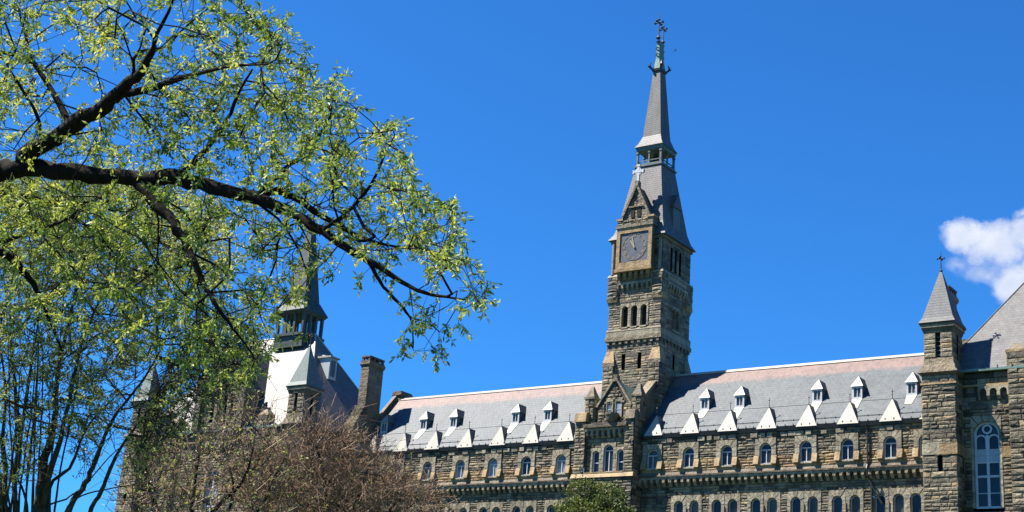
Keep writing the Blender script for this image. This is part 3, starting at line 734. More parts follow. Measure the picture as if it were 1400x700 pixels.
    while z < 45.0:
        h = .27; w = 1.38 * (45.45 - z - h) / 2.95
        hol = []
        if 42.55 < z + h and z < 43.5: hol = [(gx - .48, gx - .12, z, z + h), (gx + .12, gx + .48, z, z + h)]
        if 43.9 < z < 44.3: hol = [(gx - .17, gx + .17, z, z + h)]
        gb.stones(Fg, gx - w, gx + w, z, z + h, hol, rh=(.2, .28), bw=(.25, .6), pr=(.01, .03), tm=.62, tv=.4, seed=int(z * 7), m=0, mo=2); z += h
    gb.fbox(Fg, gx - .85, gx + .85, 43.55, 43.68, 0, .12, 1, .6)
    for s_ in (-1, 1):
        gb.prism(Fg, [(gx + s_ * 1.5, 42.5), (gx + s_ * 1.3, 42.5), (gx, 45.3), (gx, 45.75)], -.3, .16, 1, .5)
    gb.fbox(Fg, gx - .16, gx + .16, 45.4, 45.85, -.3, .18, 1, .4)
    gb.build('clock_gable', ['stone', 'stoneB', 'mortar'], t)
    ob = MB()
    for x in (-.3, .3): ob.fbox(Fg, gx + x - .15, gx + x + .15, 42.68, 43.45, .005, .05)
    n = 10; ob.face([Fg.p(gx + .14 * math.cos(2 * math.pi * j / n), 44.1 + .14 * math.sin(2 * math.pi * j / n), .02) for j in range(n)])
    ob.build('lancet_window', ['dark'], t)
    xb = MB(); zc = 46.75
    xb.fbox(Fg, gx - .1, gx + .1, 45.85, 47.35, -.2, .0); xb.fbox(Fg, gx - .52, gx + .52, zc - .09, zc + .09, -.19, .01)
    for a, b in ((-.52, .14), (.38, .14)): xb.fbox(Fg, gx + a, gx + a + b, zc - .16, zc + .16, -.2, .02)
    xb.fbox(Fg, gx - .16, gx + .16, 47.22, 47.38, -.2, .02)
    for j in range(16):
        a0, a1 = 2 * math.pi * j / 16, 2 * math.pi * (j + 1) / 16
        xb.prism(Fg, [(gx + .2 * math.cos(a0), zc + .2 * math.sin(a0)), (gx + .32 * math.cos(a0), zc + .32 * math.sin(a0)), (gx + .32 * math.cos(a1), zc + .32 * math.sin(a1)), (gx + .2 * math.cos(a1), zc + .2 * math.sin(a1))], -.17, -.01)
    xb.build('gable_cross', ['white'], t)
    # tower roof, flared at the foot
    rb = MB(); pr = [(41.02, 2.72), (41.55, 2.38), (42.4, 2.12), (47.85, 1.24)]
    for (z0, a), (z1, b) in zip(pr, pr[1:]): rb.frus(TX, TY, z0, a, a, z1, b, b, 0)
    rb.build('tower_roof', ['slateP'], t)
    # north-side dormer on the roof
    nb_ = MB(); Fe = EASTX(TX + 2.0)
    nb_.hexa([Fe.p(TY - .45, 42.3, .15), Fe.p(TY + .75, 42.3, .15), Fe.p(TY + .75, 42.3, -.8), Fe.p(TY - .45, 42.3, -.8), Fe.p(TY - .45, 44.1, .15), Fe.p(TY + .75, 44.1, .15), Fe.p(TY + .75, 44.1, -.8), Fe.p(TY - .45, 44.1, -.8)], 0)
    nb_.prism(Fe, [(TY - .6, 44.1), (TY + .9, 44.1), (TY + .15, 45.4)], -1.2, .25, 1)
    nb_.build('roof_dormer', ['coppergrey', 'slateP'], t)
    # lantern
    lb = MB(); h = 1.22
    lb.frus(TX, TY, 47.85, 1.34, 1.34, 48.0, 1.34, 1.34, 0); lb.frus(TX, TY, 48.0, 1.26, 1.26, 48.12, 1.26, 1.26, 0)
    for i in range(-1, 2):
        for j in range(-1, 2):
            if i == 0 and j == 0: continue
            r = .085 if i and j else .06
            lb.box(TX + i * (h - .1) - r, TX + i * (h - .1) + r, TY + j * (h - .1) - r, TY + j * (h - .1) + r, 48.12, 49.35, 0)
            lb.box(TX + i * (h - .1) - r - .04, TX + i * (h - .1) + r + .04, TY + j * (h - .1) - r - .04, TY + j * (h - .1) + r + .04, 49.1, 49.22, 0)
    for s_ in (-1, 1):
        lb.box(TX - h, TX + h, TY + s_ * (h - .1) - .03, TY + s_ * (h - .1) + .03, 48.38, 48.46, 0); lb.box(TX + s_ * (h - .1) - .03, TX + s_ * (h - .1) + .03, TY - h, TY + h, 48.38, 48.46, 0)
    lb.frus(TX, TY, 49.35, 1.22, 1.22, 49.7, 1.28, 1.28, 0)
    lb.build('lantern', ['coppergrey'], t)
    bb = MB(); 
    prb = [(.0, 49.3), (.18, 49.25), (.26, 48.95), (.34, 48.65), (.46, 48.5)]
    for (r0, z0), (r1, z1) in zip(prb, prb[1:]):
        for j in range(14):
            a0, a1 = 2 * math.pi * j / 14, 2 * math.pi * (j + 1) / 14
            bb.face([(TX + r0 * math.cos(a0), TY + r0 * math.sin(a0), z0), (TX + r0 * math.cos(a1), TY + r0 * math.sin(a1), z0), (TX + r1 * math.cos(a1), TY + r1 * math.sin(a1), z1), (TX + r1 * math.cos(a0), TY + r1 * math.sin(a0), z1)])
    bb.build('bell', ['metal'], t)
    sb = MB(); pr = [(49.7, 1.36), (50.1, 1.12), (50.8, .86), (57.05, .34)]
    for (z0, a), (z1, b) in zip(pr, pr[1:]): sb.frus(TX, TY, z0, a, a + .0, z1, b, b + .12 * (z1 > 50.9), 0)
    sb.build('spire', ['slateP'], t)
    # copper crest with two finials
    cb = MB(); cb.frus(TX, TY, 57.05, .42, .56, 57.25, .46, .6, 1)
    for sx in (-1, 1):
        for sy in (-1, 1): cb.tube([(TX + sx * .38, TY + sy * .5, 57.2), (TX + sx * .62, TY + sy * .74, 57.5), (TX + sx * .5, TY + sy * .6, 57.9)], [.09, .14, .03], 5, 1)
    cb.frus(TX, TY, 57.25, .34, .5, 58.2, .17, .42, 0); cb.frus(TX, TY, 58.2, .17, .42, 60.0, .11, .40, 0)
    for sy in (-1, 1):
        for z_ in (58.6, 59.2, 59.8): cb.tube([(TX - .2, TY + sy * .42, z_), (TX, TY + sy * .55, z_ + .08), (TX + .2, TY + sy * .42, z_)], [.03, .06, .03], 5, 1)
    cb.build('copper_crest', ['copper', 'metal'], t)
    for s_ in (-1, 1): finial('finial', TX, TY + s_ * .42, 59.9, 2.7 if s_ < 0 else 2.3, t, 'metal')
    # copper pale hips where roof meets clock bay
    return t
tower()

# ---------------------------------------------------------------- pavilions
def turret(cx, zlow=0, seed=1, fin=True, parent=None):
    cy = 89.40; h = 1.09; hb = .93
    mb = MB()
    def sides(h, z0, z1, fh=(), seed=1, rh=(.2, .37), m=0, tm=.5):
        fhh = [(cx + a, cx + b, c, d) for a, b, c, d in fh]; eh = [(cy + a, cy + b, c, d) for a, b, c, d in fh]
        mb.stones(FRONT(cy - h), cx - h, cx + h, z0, z1, fhh, rh=rh, bw=(.35, 1.15), pr=(.02, .1), seed=seed, m=m, tm=tm)
        mb.stones(EASTX(cx + h), cy - h, cy + h, z0, z1, eh, rh=rh, bw=(.35, 1.15), pr=(.02, .08), seed=seed + 1, m=m, tm=tm)
        mb.stones(WESTX(cx - h), cy - h, cy + h, z0, z1, eh, rh=rh, bw=(.35, 1.15), pr=(.02, .08), seed=seed + 2, m=m, tm=tm)
        mb.face([(cx - h, cy + h, z0), (cx + h, cy + h, z0), (cx + h, cy + h, z1), (cx - h, cy + h, z1)], 1)
    sides(h, 0, 12, seed=seed, rh=(.5, .6))
    sides(h, 12, 19.98, fh=[(-.12, .16, 18.92, 19.9)], seed=seed + 3)
    # ochre band, two stones wide
    mb.fbox(FRONT(cy - h), cx - h - .03, cx + .0, 19.99, 20.68, -.3, .07, 2, .75); mb.fbox(FRONT(cy - h), cx + .012, cx + h + .03, 19.99, 20.68, -.3, .07, 3, .75)
    mb.fbox(EASTX(cx + h), cy - h, cy + h, 19.99, 20.68, -.3, .05, 3, .5); mb.fbox(WESTX(cx - h), cy - h, cy + h, 19.99, 20.68, -.3, .05, 3, .5)
    mb.fbox(FRONT(cy - h), cx - h + .3, cx + h - .3, 20.68, 20.74, -.1, .08, 2, .9)
    sides(h, 20.69, 24.5, seed=seed + 6)
    mb.frus(cx, cy, 24.5, h + .07, h + .07, 24.62, h + .07, h + .07, 3, .9)
    sides(h - .02, 24.62, 25.1, seed=seed + 8, tm=.3)
    mb.frus(cx, cy, 25.1, h + .03, h + .03, 25.28, h + .2, h + .2, 4, .35); mb.frus(cx, cy, 25.28, h + .2, h + .2, 25.42, h + .16, h + .16, 4, .6)
    mb.frus(cx, cy, 25.42, h + .04, h + .04, 25.82, h - .04, h - .04, 4, .75)
    mb.frus(cx, cy, 25.82, hb + .05, hb + .05, 26.25, hb + .02, hb + .02, 4, .9)
    sides(hb, 26.25, 28.1, fh=[(-.15, .15, 26.3, 27.95)], seed=seed + 10, rh=(.26, .34), tm=.62)
    mb.frus(cx, cy, 28.0, hb + .03, hb + .03, 28.3, hb + .12, hb + .12, 0, .25); mb.frus(cx, cy, 28.3, hb + .17, hb + .17, 28.5, hb + .17, hb + .17, 2, .5)
    mb.frus(cx, cy, 28.5, hb + .22, hb + .22, 28.62, hb + .26, hb + .26, 4, .2)
    t = mb.build('corner_turret', HALL_MATS, parent or hall)
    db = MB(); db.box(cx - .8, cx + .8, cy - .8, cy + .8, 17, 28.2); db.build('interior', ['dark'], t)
    lb = MB(); 
    for k in range(5):
        z = 26.45 + k * .3; lb.hexa([(cx - .14, cy - hb + .1, z), (cx + .14, cy - hb + .1, z), (cx + .14, cy - hb + .25, z + .2), (cx - .14, cy - hb + .25, z + .2), (cx - .14, cy - hb + .1, z + .03), (cx + .14, cy - hb + .1, z + .03), (cx + .14, cy - hb + .25, z + .23), (cx - .14, cy - hb + .25, z + .23)])
    lb.build('louver', ['louver'], t)
    rb = MB(); pr = [(28.62, 1.2), (29.0, .99), (32.35, .06)]
    for (z0, a), (z1, b) in zip(pr, pr[1:]): rb.frus(cx, cy, z0, a, a, z1, b, b, 0)
    rb.build('turret_roof', ['coppergrey' if cx < -50 else 'slateR'], t)
    if fin: finial('finial', cx, cy, 32.2, 1.55, t)
    return t
def pavilion(x0, x1, right):
    cxp = (x0 + x1) / 2; F = FRONT(89.7)
    sm = 1 if right else -1
    # roof: hip with short ridge
    e = .25; ys, yn = 89.5, 102.9; zb = 25.6; yr = (ys + yn) / 2; zt = zb + (yr - ys) * 1.53; ins = (zt - zb) / 1.53
    rb = MB(); A = (x0 - e, ys, zb); B = (x1 + e, ys, zb); C = (x1 + e, yn, zb); D = (x0 - e, yn, zb); P = (x0 - e + ins, yr, zt); Q = (x1 + e - ins, yr, zt)
    rb.face([A, B, Q, P]); rb.face([B, C, Q]); rb.face([C, D, P, Q]); rb.face([D, A, P])
    r = rb.build('pavilion_roof', ['slateP' if right else 'slateW'], hall)
    hb = MB()
    for a, b in ((A, P), (B, Q), (C, Q), (D, P), (P, Q)): hb.tube([a, b], [.05, .05] if right else [.09, .09], 6)
    hb.build('hip_cap', ['slateP' if right else 'cream'], r)
    gt = MB(); gt.box(x0 - e, x1 + e, 89.28, 89.6, 25.42, 25.58); 
    u = x0
    while u < x1: gt.box(u, u + .06, 89.26, 89.32, 25.58, 25.74, 1); u += .9
    gt.box(x0 - e, x0, 89.3, yn, 25.42, 25.58); gt.box(x1, x1 + e, 89.3, yn, 25.42, 25.58)
    gt.build('gutter', ['copper', 'metal'], hall)
    mb = MB()
    wc = [cxp + d for d in (-7.9, 0, 7.9)]
    if right: wc = [-26.98, cxp, 2 * cxp + 26.98]
    holes = [(w - .95, w + .95, 16.6, 22.6) for w in wc]
    mb.stones(F, x0, x1, 12, 19.9, holes, seed=101 + right, rh=(.18, .3), bw=(.3, 1.0)); mb.stones(F, x0, x1, 0, 12, [], seed=7, rh=(.5, .6), bw=(1, 2))
    for a, b in [(x0, wc[0] - .95), (wc[0] + .95, wc[1] - .95), (wc[1] + .95, wc[2] - .95), (wc[2] + .95, x1)]:
        u = a
        while u < b - .01:
            w = min(RG.uniform(.8, 1.5), b - u); 
            if b - u - w < .4: w = b - u
            mb.fbox(F, u, u + w - .01, 19.92, 20.6, -.2, .07, 3, RG.uniform(.4, .9)); u += w
    mb.stones(F, x0, x1, 20.62, 23.3, [(w - .95, w + .95, 20.62, 22.6) for w in wc], seed=120, rh=(.18, .3), bw=(.3, 1.0))
    mb.stones(F, x0, x1, 23.3, 24.48, [], seed=121, rh=(.25, .3), bw=(.5, 1.1), pr=(.0, .02), tm=.2)
    mb.stones(F, x0, x1, 24.62, 25.42, [], seed=122, rh=(.35, .42), bw=(.5, 1.4), pr=(.04, .16), tm=.5)
    mb.fbox(F, x0, x1, 24.47, 24.61, -.1, .2, 3, .85)
    for a, b in ((x0 + 2.3, wc[0] + 1.55), (wc[1] - 2.4, wc[1] + 2.4), (wc[2] - 1.55, x1 - 2.3)): arch_table(mb, F, a, b, 24.45, .62, pitch=.62, ow=.36, n0=0, n1=.26, m=2, rg=RG, drop=.22)
    # side walls
    for Fs, xs in ((EASTX(x1), x1), (WESTX(x0), x0)): mb.stones(Fs, 89.7, 95.4 if True else 103, 0, 25.42, [], seed=130, rh=(.3, .5), bw=(.5, 1.3))
    for xs in (x0, x1): mb.face([(xs, 95.4, 0), (xs, 102.7, 0), (xs, 102.7, 25.42), (xs, 95.4, 25.42)], 0)
    mb.face([(x0, 102.7, 0), (x1, 102.7, 0), (x1, 102.7, 25.42), (x0, 102.7, 25.42)], 0)
    # piers flanking the middle with gabled wall above
    for pc in (cxp - 5.6, cxp + 5.6):
        mb.stones(FRONT(89.35), pc - .6, pc + .6, 0, 26.5, [], seed=140, rh=(.28, .4), bw=(.5, 1.2)); 
        for s_ in (-1, 1): mb.face([(pc + s_ * .6, 89.35, 0), (pc + s_ * .6, 89.75, 0), (pc + s_ * .6, 89.75, 26.5), (pc + s_ * .6, 89.35, 26.5)], 0)
        mb.stones(EASTX(pc + .6), 89.35, 90.3, 25.3, 26.5, [], seed=141); mb.stones(WESTX(pc - .6), 89.35, 90.3, 25.3, 26.5, [], seed=141)
        mb.frus(pc, 89.82, 26.5, .68, .52, 26.65, .68, .52, 3, .7); mb.frus(pc, 89.82, 26.65, .6, .46, 27.1, .2, .2, 4, .6)
    pw = mb.build('pavilion_wall', HALL_MATS, hall)
    # central gabled dormer in stone
    gb = MB(); gx0, gx1 = cxp - 2.4, cxp + 2.9; Fg = FRONT(89.3)
    if not right:
        gb.stones(Fg, gx0, gx1, 25.5, 29.4, [(cxp - 1.0 + k * .8, cxp - .6 + k * .8, 26.2, 28.6) for k in range(4)], seed=150)
        gb.stones(EASTX(gx1), 89.3, 92.0, 25.5, 29.4, [], seed=151); gb.face([(gx0, 89.3, 25.5), (gx0, 92, 25.5), (gx0, 92, 29.4), (gx0, 89.3, 29.4)], 0)
        gb.prism(Fg, [(gx0, 29.4), (gx1, 29.4), ((gx0 + gx1) / 2, 33.6)], -.5, 0, 0, .45)
        gb.prism(Fg, [(gx0 - .2, 29.2), (gx0 + .3, 29.2), ((gx0 + gx1) / 2, 33.6), ((gx0 + gx1) / 2, 34.1)], -.55, .15, 2, .5); gb.prism(Fg, [(gx1 + .2, 29.2), (gx1 - .3, 29.2), ((gx0 + gx1) / 2, 33.6), ((gx0 + gx1) / 2, 34.1)], -.55, .15, 2, .5)
        for q in (.2, .45, .7):
            for a in (gx0, gx1):
                m_ = (gx0 + gx1) / 2; xx = a + (m_ - a) * q; zz = 29.5 + 4.2 * q; s_ = 1 if a == gx1 else -1
                gb.box(xx - .12 + s_ * .25, xx + .12 + s_ * .25, 89.2, 89.6, zz, zz + .45, 2, .5)
        for a in (gx0 - .1, gx1 + .1):
            gb.box(a - .38, a + .38, 89.0, 89.9, 25.5, 29.9, 0, .45); gb.frus(a, 89.45, 29.9, .46, .5, 30.05, .46, .5, 3, .6); gb.frus(a, 89.45, 30.05, .38, .42, 31.0, .06, .06, 0, .4)
        g_ = gb.build('stone_gable', HALL_MATS, hall)
        kb = MB(); m_ = (gx0 + gx1) / 2
        kb.face([(gx0, 89.4, 29.4), (m_, 89.4, 33.5), (m_, 94.7, 33.5), (gx0, 92.1, 29.4)]); kb.face([(gx1, 89.4, 29.4), (m_, 89.4, 33.5), (m_, 94.7, 33.5), (gx1, 92.1, 29.4)])
        kb.build('gable_roof', ['slateR'], g_)
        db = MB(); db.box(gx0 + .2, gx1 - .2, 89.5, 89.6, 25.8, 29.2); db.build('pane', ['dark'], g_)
    # tall traceried windows
    for k, w in enumerate(wc):
        wb = MB(); surround(wb, F, w, 1.62, 16.8, 22.25, 1.9, 22.6, -.35, .07, 0, RG, True)
        win = wb.build('tall_window', ['trim'], hall)
        if (right and k == 0) or not right:
            fb = MB(); nf = -.22
            ring(fb, F, arch_poly(w, 1.62 - .27, 16.93, 22.12, 14), arch_poly(w, 1.62, 16.8, 22.25, 14), nf - .06, nf + .04, 0)
            fb.fbox(F, w - .085, w + .085, 16.9, 21.4, nf - .05, nf + .06)
            fb.fbox(F, w - .8, w + .8, 18.72, 18.86, nf - .05, nf + .05); fb.fbox(F, w - .8, w + .8, 17.72, 17.77, nf - .03, nf + .03); fb.fbox(F, w - .8, w + .8, 19.62, 19.72, nf - .05, nf + .05)
            # tracery panel
            fb.fbox(F, w - .8, w + .8, 19.73, 20.48, nf - .05, nf + .02, 1)
            for j in range(8):
                a = w - .74 + j * .185; fb.prism(F, [(a, 19.8), (a + .04, 19.8), (a + .165, 20.4), (a + .125, 20.4)], nf + .02, nf + .05, 0); fb.prism(F, [(a + .125, 19.8), (a + .165, 19.8), (a + .04, 20.4), (a, 20.4)], nf + .02, nf + .05, 0)
            for s_ in (-1, 1):
                c = w + s_ * .4; ring(fb, F, arch_poly(c, .56, 20.5, 21.35, 8), arch_poly(c, .74, 20.46, 21.45, 8), nf - .05, nf + .05, 0)
            n = 18; ci = [(w + .2 * math.cos(2 * math.pi * j / n), 21.78 + .2 * math.sin(2 * math.pi * j / n)) for j in range(n)]; co = [(w + .32 * math.cos(2 * math.pi * j / n), 21.78 + .32 * math.sin(2 * math.pi * j / n)) for j in range(n)]
            ring(fb, F, ci, co, nf - .05, nf + .05, 0)
            fb.build('frame', ['white', 'greyframe'], win)
        gb = MB(); gb.face([F.p(u, v, -.26) for u, v in arch_poly(w, 1.6, 16.8, 22.24, 14)]); gb.build('pane', ['glass'], win)
    return r
rR = pavilion(-28.35 - 1.3, -8.8, True)
turret(-29.48, seed=201)
rL = pavilion(-106.1, -84.7, False)
turret(-85.2, seed=221); turret(-105.0, seed=241)
# north-slope dormer of the left pavilion
mb = MB(); X = -88.2
mb.hexa([(X - 1.5, 95.0, 31.0), (X + .35, 95.0, 31.0), (X + .35, 96.0, 31.0), (X - 1.5, 96.0, 31.0), (X - 1.5, 95.0, 33.0), (X + .35, 95.0, 33.0), (X + .35, 96.0, 33.0), (X - 1.5, 96.0, 33.0)], 0)
mb.hexa([(X - 2.0, 94.85, 33.0), (X + .55, 94.85, 33.0), (X + .55, 96.15, 33.0), (X - 2.0, 96.15, 33.0), (X - 2.0, 94.85, 33.2), (X + .5, 94.85, 33.15), (X + .5, 96.15, 33.15), (X - 2.0, 96.15, 33.9)], 1)
dm = mb.build('roof_dormer', ['greyframe', 'cream'], rL)
mb = MB(); mb.box(X + .352, X + .37, 95.2, 95.8, 31.3, 32.8); mb.build('pane', ['louver'], dm)
# chimneys
def chimney(x, y, z0, z1, w, d, seed, parapet=False):
    mb = MB()
    if not parapet:
        # broad raked base
        mb.hexa([(x - w - .1, y - d - 1.7, z0), (x + w + .1, y - d - 1.7, z0), (x + w + .1, y + d + .5, z0), (x - w - .1, y + d + .5, z0), (x - w, y - d, z0 + 2.9), (x + w, y - d, z0 + 2.9), (x + w, y + d, z0 + 2.9), (x - w, y + d, z0 + 2.9)], 0, .4)
        zz = z0
        for k in range(8):
            f0 = k / 8; ya = y - d - 1.7 * (1 - f0); mb.box(x - w - .14 + .04 * f0, x + w + .14 - .04 * f0, ya - .02, ya + .6, z0 + 2.9 * f0 + .02, z0 + 2.9 * (f0 + .125) - .01, 0, RG.random())
        z0 = z0 + 2.9
    mb.stones(FRONT(y - d), x - w, x + w, z0, z1 - .6, [], rh=(.34, .5), bw=(.6, 1.4), pr=(.005, .02), tv=.25, seed=seed, m=4 if not parapet else 0)
    mb.stones(EASTX(x + w), y - d, y + d, z0, z1 - .6, [], rh=(.34, .5), bw=(.6, 1.4), pr=(.005, .02), tv=.25, seed=seed + 1, m=4 if not parapet else 0)
    mb.stones(WESTX(x - w), y - d, y + d, z0, z1 - .6, [], rh=(.34, .5), bw=(.6, 1.4), pr=(.005, .02), tv=.25, seed=seed + 2, m=4)
    mb.face([(x - w, y + d, z0), (x + w, y + d, z0), (x + w, y + d, z1 - .6), (x - w, y + d, z1 - .6)], 4)
    mb.frus(x, y, z1 - .6, w + .03, d + .03, z1 - .42, w + .12, d + .12, 4, .3); mb.frus(x, y, z1 - .42, w + .12, d + .12, z1 - .2, w + .12, d + .12, 4, .6)
    mb.frus(x, y, z1 - .2, w + .05, d + .05, z1 - .05, w + .05, d + .05, 4, .3)
    if not parapet:
        for i in (-1, 1):
            for j in range(4):
                yy = y - d + .1 + j * (2 * d - .2) / 3; mb.box(x + i * (w - .1) - .1, x + i * (w - .1) + .1, yy - .1, yy + .1, z1 - .05, z1 + .22, 4, .3)
        mb.box(x - w - .04, x + w + .04, y - d - .04, y + d + .04, z1 + .22, z1 + .36, 4, .2)
    c = mb.build('chimney', HALL_MATS, hall); return c
chimney(-83.75, 96.25, 25.4, 32.5, .46, 1.0, 301)
chimney(-31.45, 96.5, 25.4, 33.1, .42, .8, 311)
chimney(-83.3, 100.3, 28.6, 30.6, .42, .75, 321, True)
chimney(-31.0, 100.3, 28.6, 30.6, .42, .75, 331, True)
# sloping parapets where wings meet pavilions
for x in (-83.5, -30.9):
    mb = MB(); w = .13
    y0, y1 = 94.7, 99.8
    q = [(x - w, y0, rz(y0) - .3), (x + w, y0, rz(y0) - .3), (x + w, y1, rz(y1) - .3), (x - w, y1, rz(y1) - .3)]
    mb.hexa(q + [(x - w, y0, rz(y0) + .75), (x + w, y0, rz(y0) + .75), (x + w, y1, rz(y1) + .55), (x - w, y1, rz(y1) + .55)], 0, .3)
    mb.hexa([(x - w - .06, y0 - .05, rz(y0) + .76), (x + w + .06, y0 - .05, rz(y0) + .76), (x + w + .06, y1, rz(y1) + .56), (x - w - .06, y1, rz(y1) + .56)] + [(x - w - .04, y0 - .05, rz(y0) + .82), (x + w + .04, y0 - .05, rz(y0) + .82), (x + w + .06, y1, rz(y1) + .62), (x - w - .06, y1, rz(y1) + .62)], 4, .6)
    mb.build('parapet', HALL_MATS, hall)
# lantern spire over the left pavilion
def lantern_spire(cx, cy):
    mb = MB(); h = 1.75
    mb.frus(cx, cy, 34.4, h + .1, h * .8, 35.5, h, h * .8, 0); mb.frus(cx, cy, 35.5, h + .12, h * .9, 35.75, h + .12, h * .9, 0)
    for i in (-1, -.33, .33, 1):
        for j in (-1, -.33, .33, 1):
            if abs(i) < .5 and abs(j) < .5: continue
            mb.box(cx + i * (h - .15) - .13, cx + i * (h - .15) + .13, cy + j * (h * .8 - .15) - .13, cy + j * (h * .8 - .15) + .13, 35.75, 37.6, 0)
    mb.frus(cx, cy, 37.6, h, h * .8, 37.95, h + .15, h, 0)
    o = mb.build('roof_lantern', ['spirecopper'], rL)
    sb = MB(); 
    for z0, a, z1, b in ((37.95, 1.7, 39.2, 1.15), (39.2, 1.05, 48.4, .08)): sb.frus(cx, cy, z0, a * 1.12, a, z1, b, b, 0)
    sb.build('lantern_spire', ['spirecopper'], rL)
    finial('finial', cx, cy, 48.3, 1.8, rL)
lantern_spire(-93.3, 96.2)
# everything of the hall was modelled in world coordinates: shift direct children under the empty
for ch in list(bpy.data.objects):
    if ch.parent == hall: ch.location = Vector(ch.location) - Vector(hall.location)

# ================================================================== trees
def smooth_path(P, n=4):
    P = [Vector(p) for p in P]; out = []
    for i in range(len(P) - 1):
        p0 = P[max(i - 1, 0)]; p1 = P[i]; p2 = P[i + 1]; p3 = P[min(i + 2, len(P) - 1)]
        for k in range(n):
            t = k / n
            out.append(.5 * ((2 * p1) + (-p0 + p2) * t + (2 * p0 - 5 * p1 + 4 * p2 - p3) * t * t + (-p0 + 3 * p1 - 3 * p2 + p3) * t ** 3))
    out.append(P[-1]); return out
def inpoly(x, y, P):
    c = False; j = len(P) - 1
    for i in range(len(P)):
        if (P[i][1] > y) != (P[j][1] > y) and x < (P[j][0] - P[i][0]) * (y - P[i][1]) / (P[j][1] - P[i][1]) + P[i][0]: c = not c
        j = i
    return c
def scatter(poly, n, rfun, rg, dens=None, mind=0):
    xs = [p[0] for p in poly]; ys = [p[1] for p in poly]; out = []; tries = 0
    while len(out) < n and tries < n * 60:
        tries += 1
        x = rg.uniform(min(xs), max(xs)); y = rg.uniform(min(ys), max(ys))
        if not inpoly(x, y, poly): continue
        if dens and rg.random() > dens(x, y): continue
        out.append(at(x, y, rfun(x, y, rg)))
    return out
class Tree:
    clear = None
    """limbs given as 3D paths, finer branches grown from them towards points of the crown volume"""
    def __init__(s, seed): s.rg = random.Random(seed); s.limb = MB(); s.nodes = []; s.dirs = []; s.par = []; s.cnt = []; s.base_r = []
    def add_limb(s, P, R, n=8, knob=.12, mark=False):
        Q = smooth_path(P); k = len(Q); rr = []
        if mark:
            for a_, b_ in zip(Q, Q[1:]): s.clear = (s.clear or []) + [a_, a_.lerp(b_, .5)]
        for i in range(k):
            t = i / (k - 1) * (len(R) - 1); a = int(min(t, len(R) - 2)); rr.append((R[a] * (1 - t + a) + R[a + 1] * (t - a)) * (1 + s.rg.uniform(-knob, knob)))
        Q = [q + Vector([s.rg.uniform(-.35, .35) * rr[i] for _ in range(3)]) if 0 < i < k - 1 else q for i, q in enumerate(Q)]
        s.limb.tube(Q, rr, n, 0, s.rg.random())
        for i in range(k):
            d = (Q[min(i + 1, k - 1)] - Q[max(i - 1, 0)]).normalized()
            s.nodes.append(Q[i]); s.dirs.append(d); s.par.append(-1); s.cnt.append(0); s.base_r.append(rr[i])
    def grow(s, pts, step, wander=.12, up=0.0):
        nl = len(s.nodes)
        A = np.zeros((nl + len(pts) * 14, 3)); D = np.zeros_like(A)
        A[:nl] = [tuple(p) for p in s.nodes]; D[:nl] = [tuple(p) for p in s.dirs]; n = nl
        P = np.array([tuple(p) for p in pts])
        d0 = np.array([np.min(((A[:nl] - p) ** 2).sum(1)) for p in P]); order = np.argsort(d0)
        tips = []
        for oi in order:
            p = P[oi]; v = p - A[:n]; dist = np.sqrt((v ** 2).sum(1)) + 1e-6
            cs = (v * D[:n]).sum(1) / dist
            j = int(np.argmin(dist * (1 + .85 * (1 - cs))))
            L_ = dist[j]; k = int(max(1, min(12, round(L_ / step))))
            a = Vector(A[j]); b = Vector(p); dj = Vector(D[j]); ctrl = a + dj * L_ * .38 + Vector((0, 0, up * L_))
            pr_ = j
            for q in range(1, k + 1):
                t = q / k; c = a * (1 - t) ** 2 + ctrl * 2 * t * (1 - t) + b * t * t
                if q < k: c = c + Vector([s.rg.uniform(-1, 1) * wander * L_ / k for _ in range(3)])
                if n >= len(A): break
                A[n] = tuple(c); dd = (c - Vector(A[pr_])); dd = dd.normalized() if dd.length > 1e-6 else dj
                D[n] = tuple(dd); s.nodes.append(c); s.dirs.append(dd); s.par.append(pr_); s.cnt.append(0); s.base_r.append(None); pr_ = n; n += 1
            tips.append(pr_)
        for t_ in tips:
            j = t_
            while j >= 0: s.cnt[j] += 1; j = s.par[j]
        s.nl = nl; return tips
    def branches(s, r0, ex, rmax, n=4):
        """tubes chained so that a branch keeps going through its thickest child"""
        mb = MB(); kids = {}
        for i in range(s.nl, len(s.nodes)): kids.setdefault(s.par[i], []).append(i)
        def rad(i): return min(rmax, r0 * s.cnt[i] ** ex)
        starts = [(p, c) for p in kids if p < s.nl for c in kids[p]]
        while starts:
            p, c = starts.pop(); path = [p, c]; 
            while c in kids:
                ks = sorted(kids[c], key=lambda q: -s.cnt[q])
                for q in ks[1:]: starts.append((c, q))
                c = ks[0]; path.append(c)
            rr = [rad(path[1]) if path[0] < s.nl else rad(path[1])] + [rad(i) for i in path[1:]]
            mb.tube([s.nodes[i] for i in path], rr, n, 0, s.rg.random())
        return mb
def leaf(mb, p, d, l, w, rg, tone, fold=.35):
    """one small leaf: two triangles folded along the midrib"""
    a = d.cross(Vector((rg.uniform(-1, 1), rg.uniform(-1, 1), rg.uniform(-1, 1))))
    if a.length < 1e-3: a = d.cross(Vector((0, 0, 1)))
    a.normalize(); nn = d.cross(a)
    tip = p + d * l + nn * l * rg.uniform(-.15, .15); m_ = p + d * l * .5
    b = len(mb.v)
    mb.v.extend([tuple(p), tuple(m_ + a * w * .5 + nn * w * fold * .5), tuple(tip), tuple(m_ - a * w * .5 + nn * w * fold * .5)])
    mb.f.append((b, b + 1, b + 2)); mb.f.append((b, b + 2, b + 3)); mb.m += [0, 0]; mb.t += [tone, tone]
def rdir(rg): 
    v = Vector((rg.gauss(0, 1), rg.gauss(0, 1), rg.gauss(0, 1))); return v.normalized()

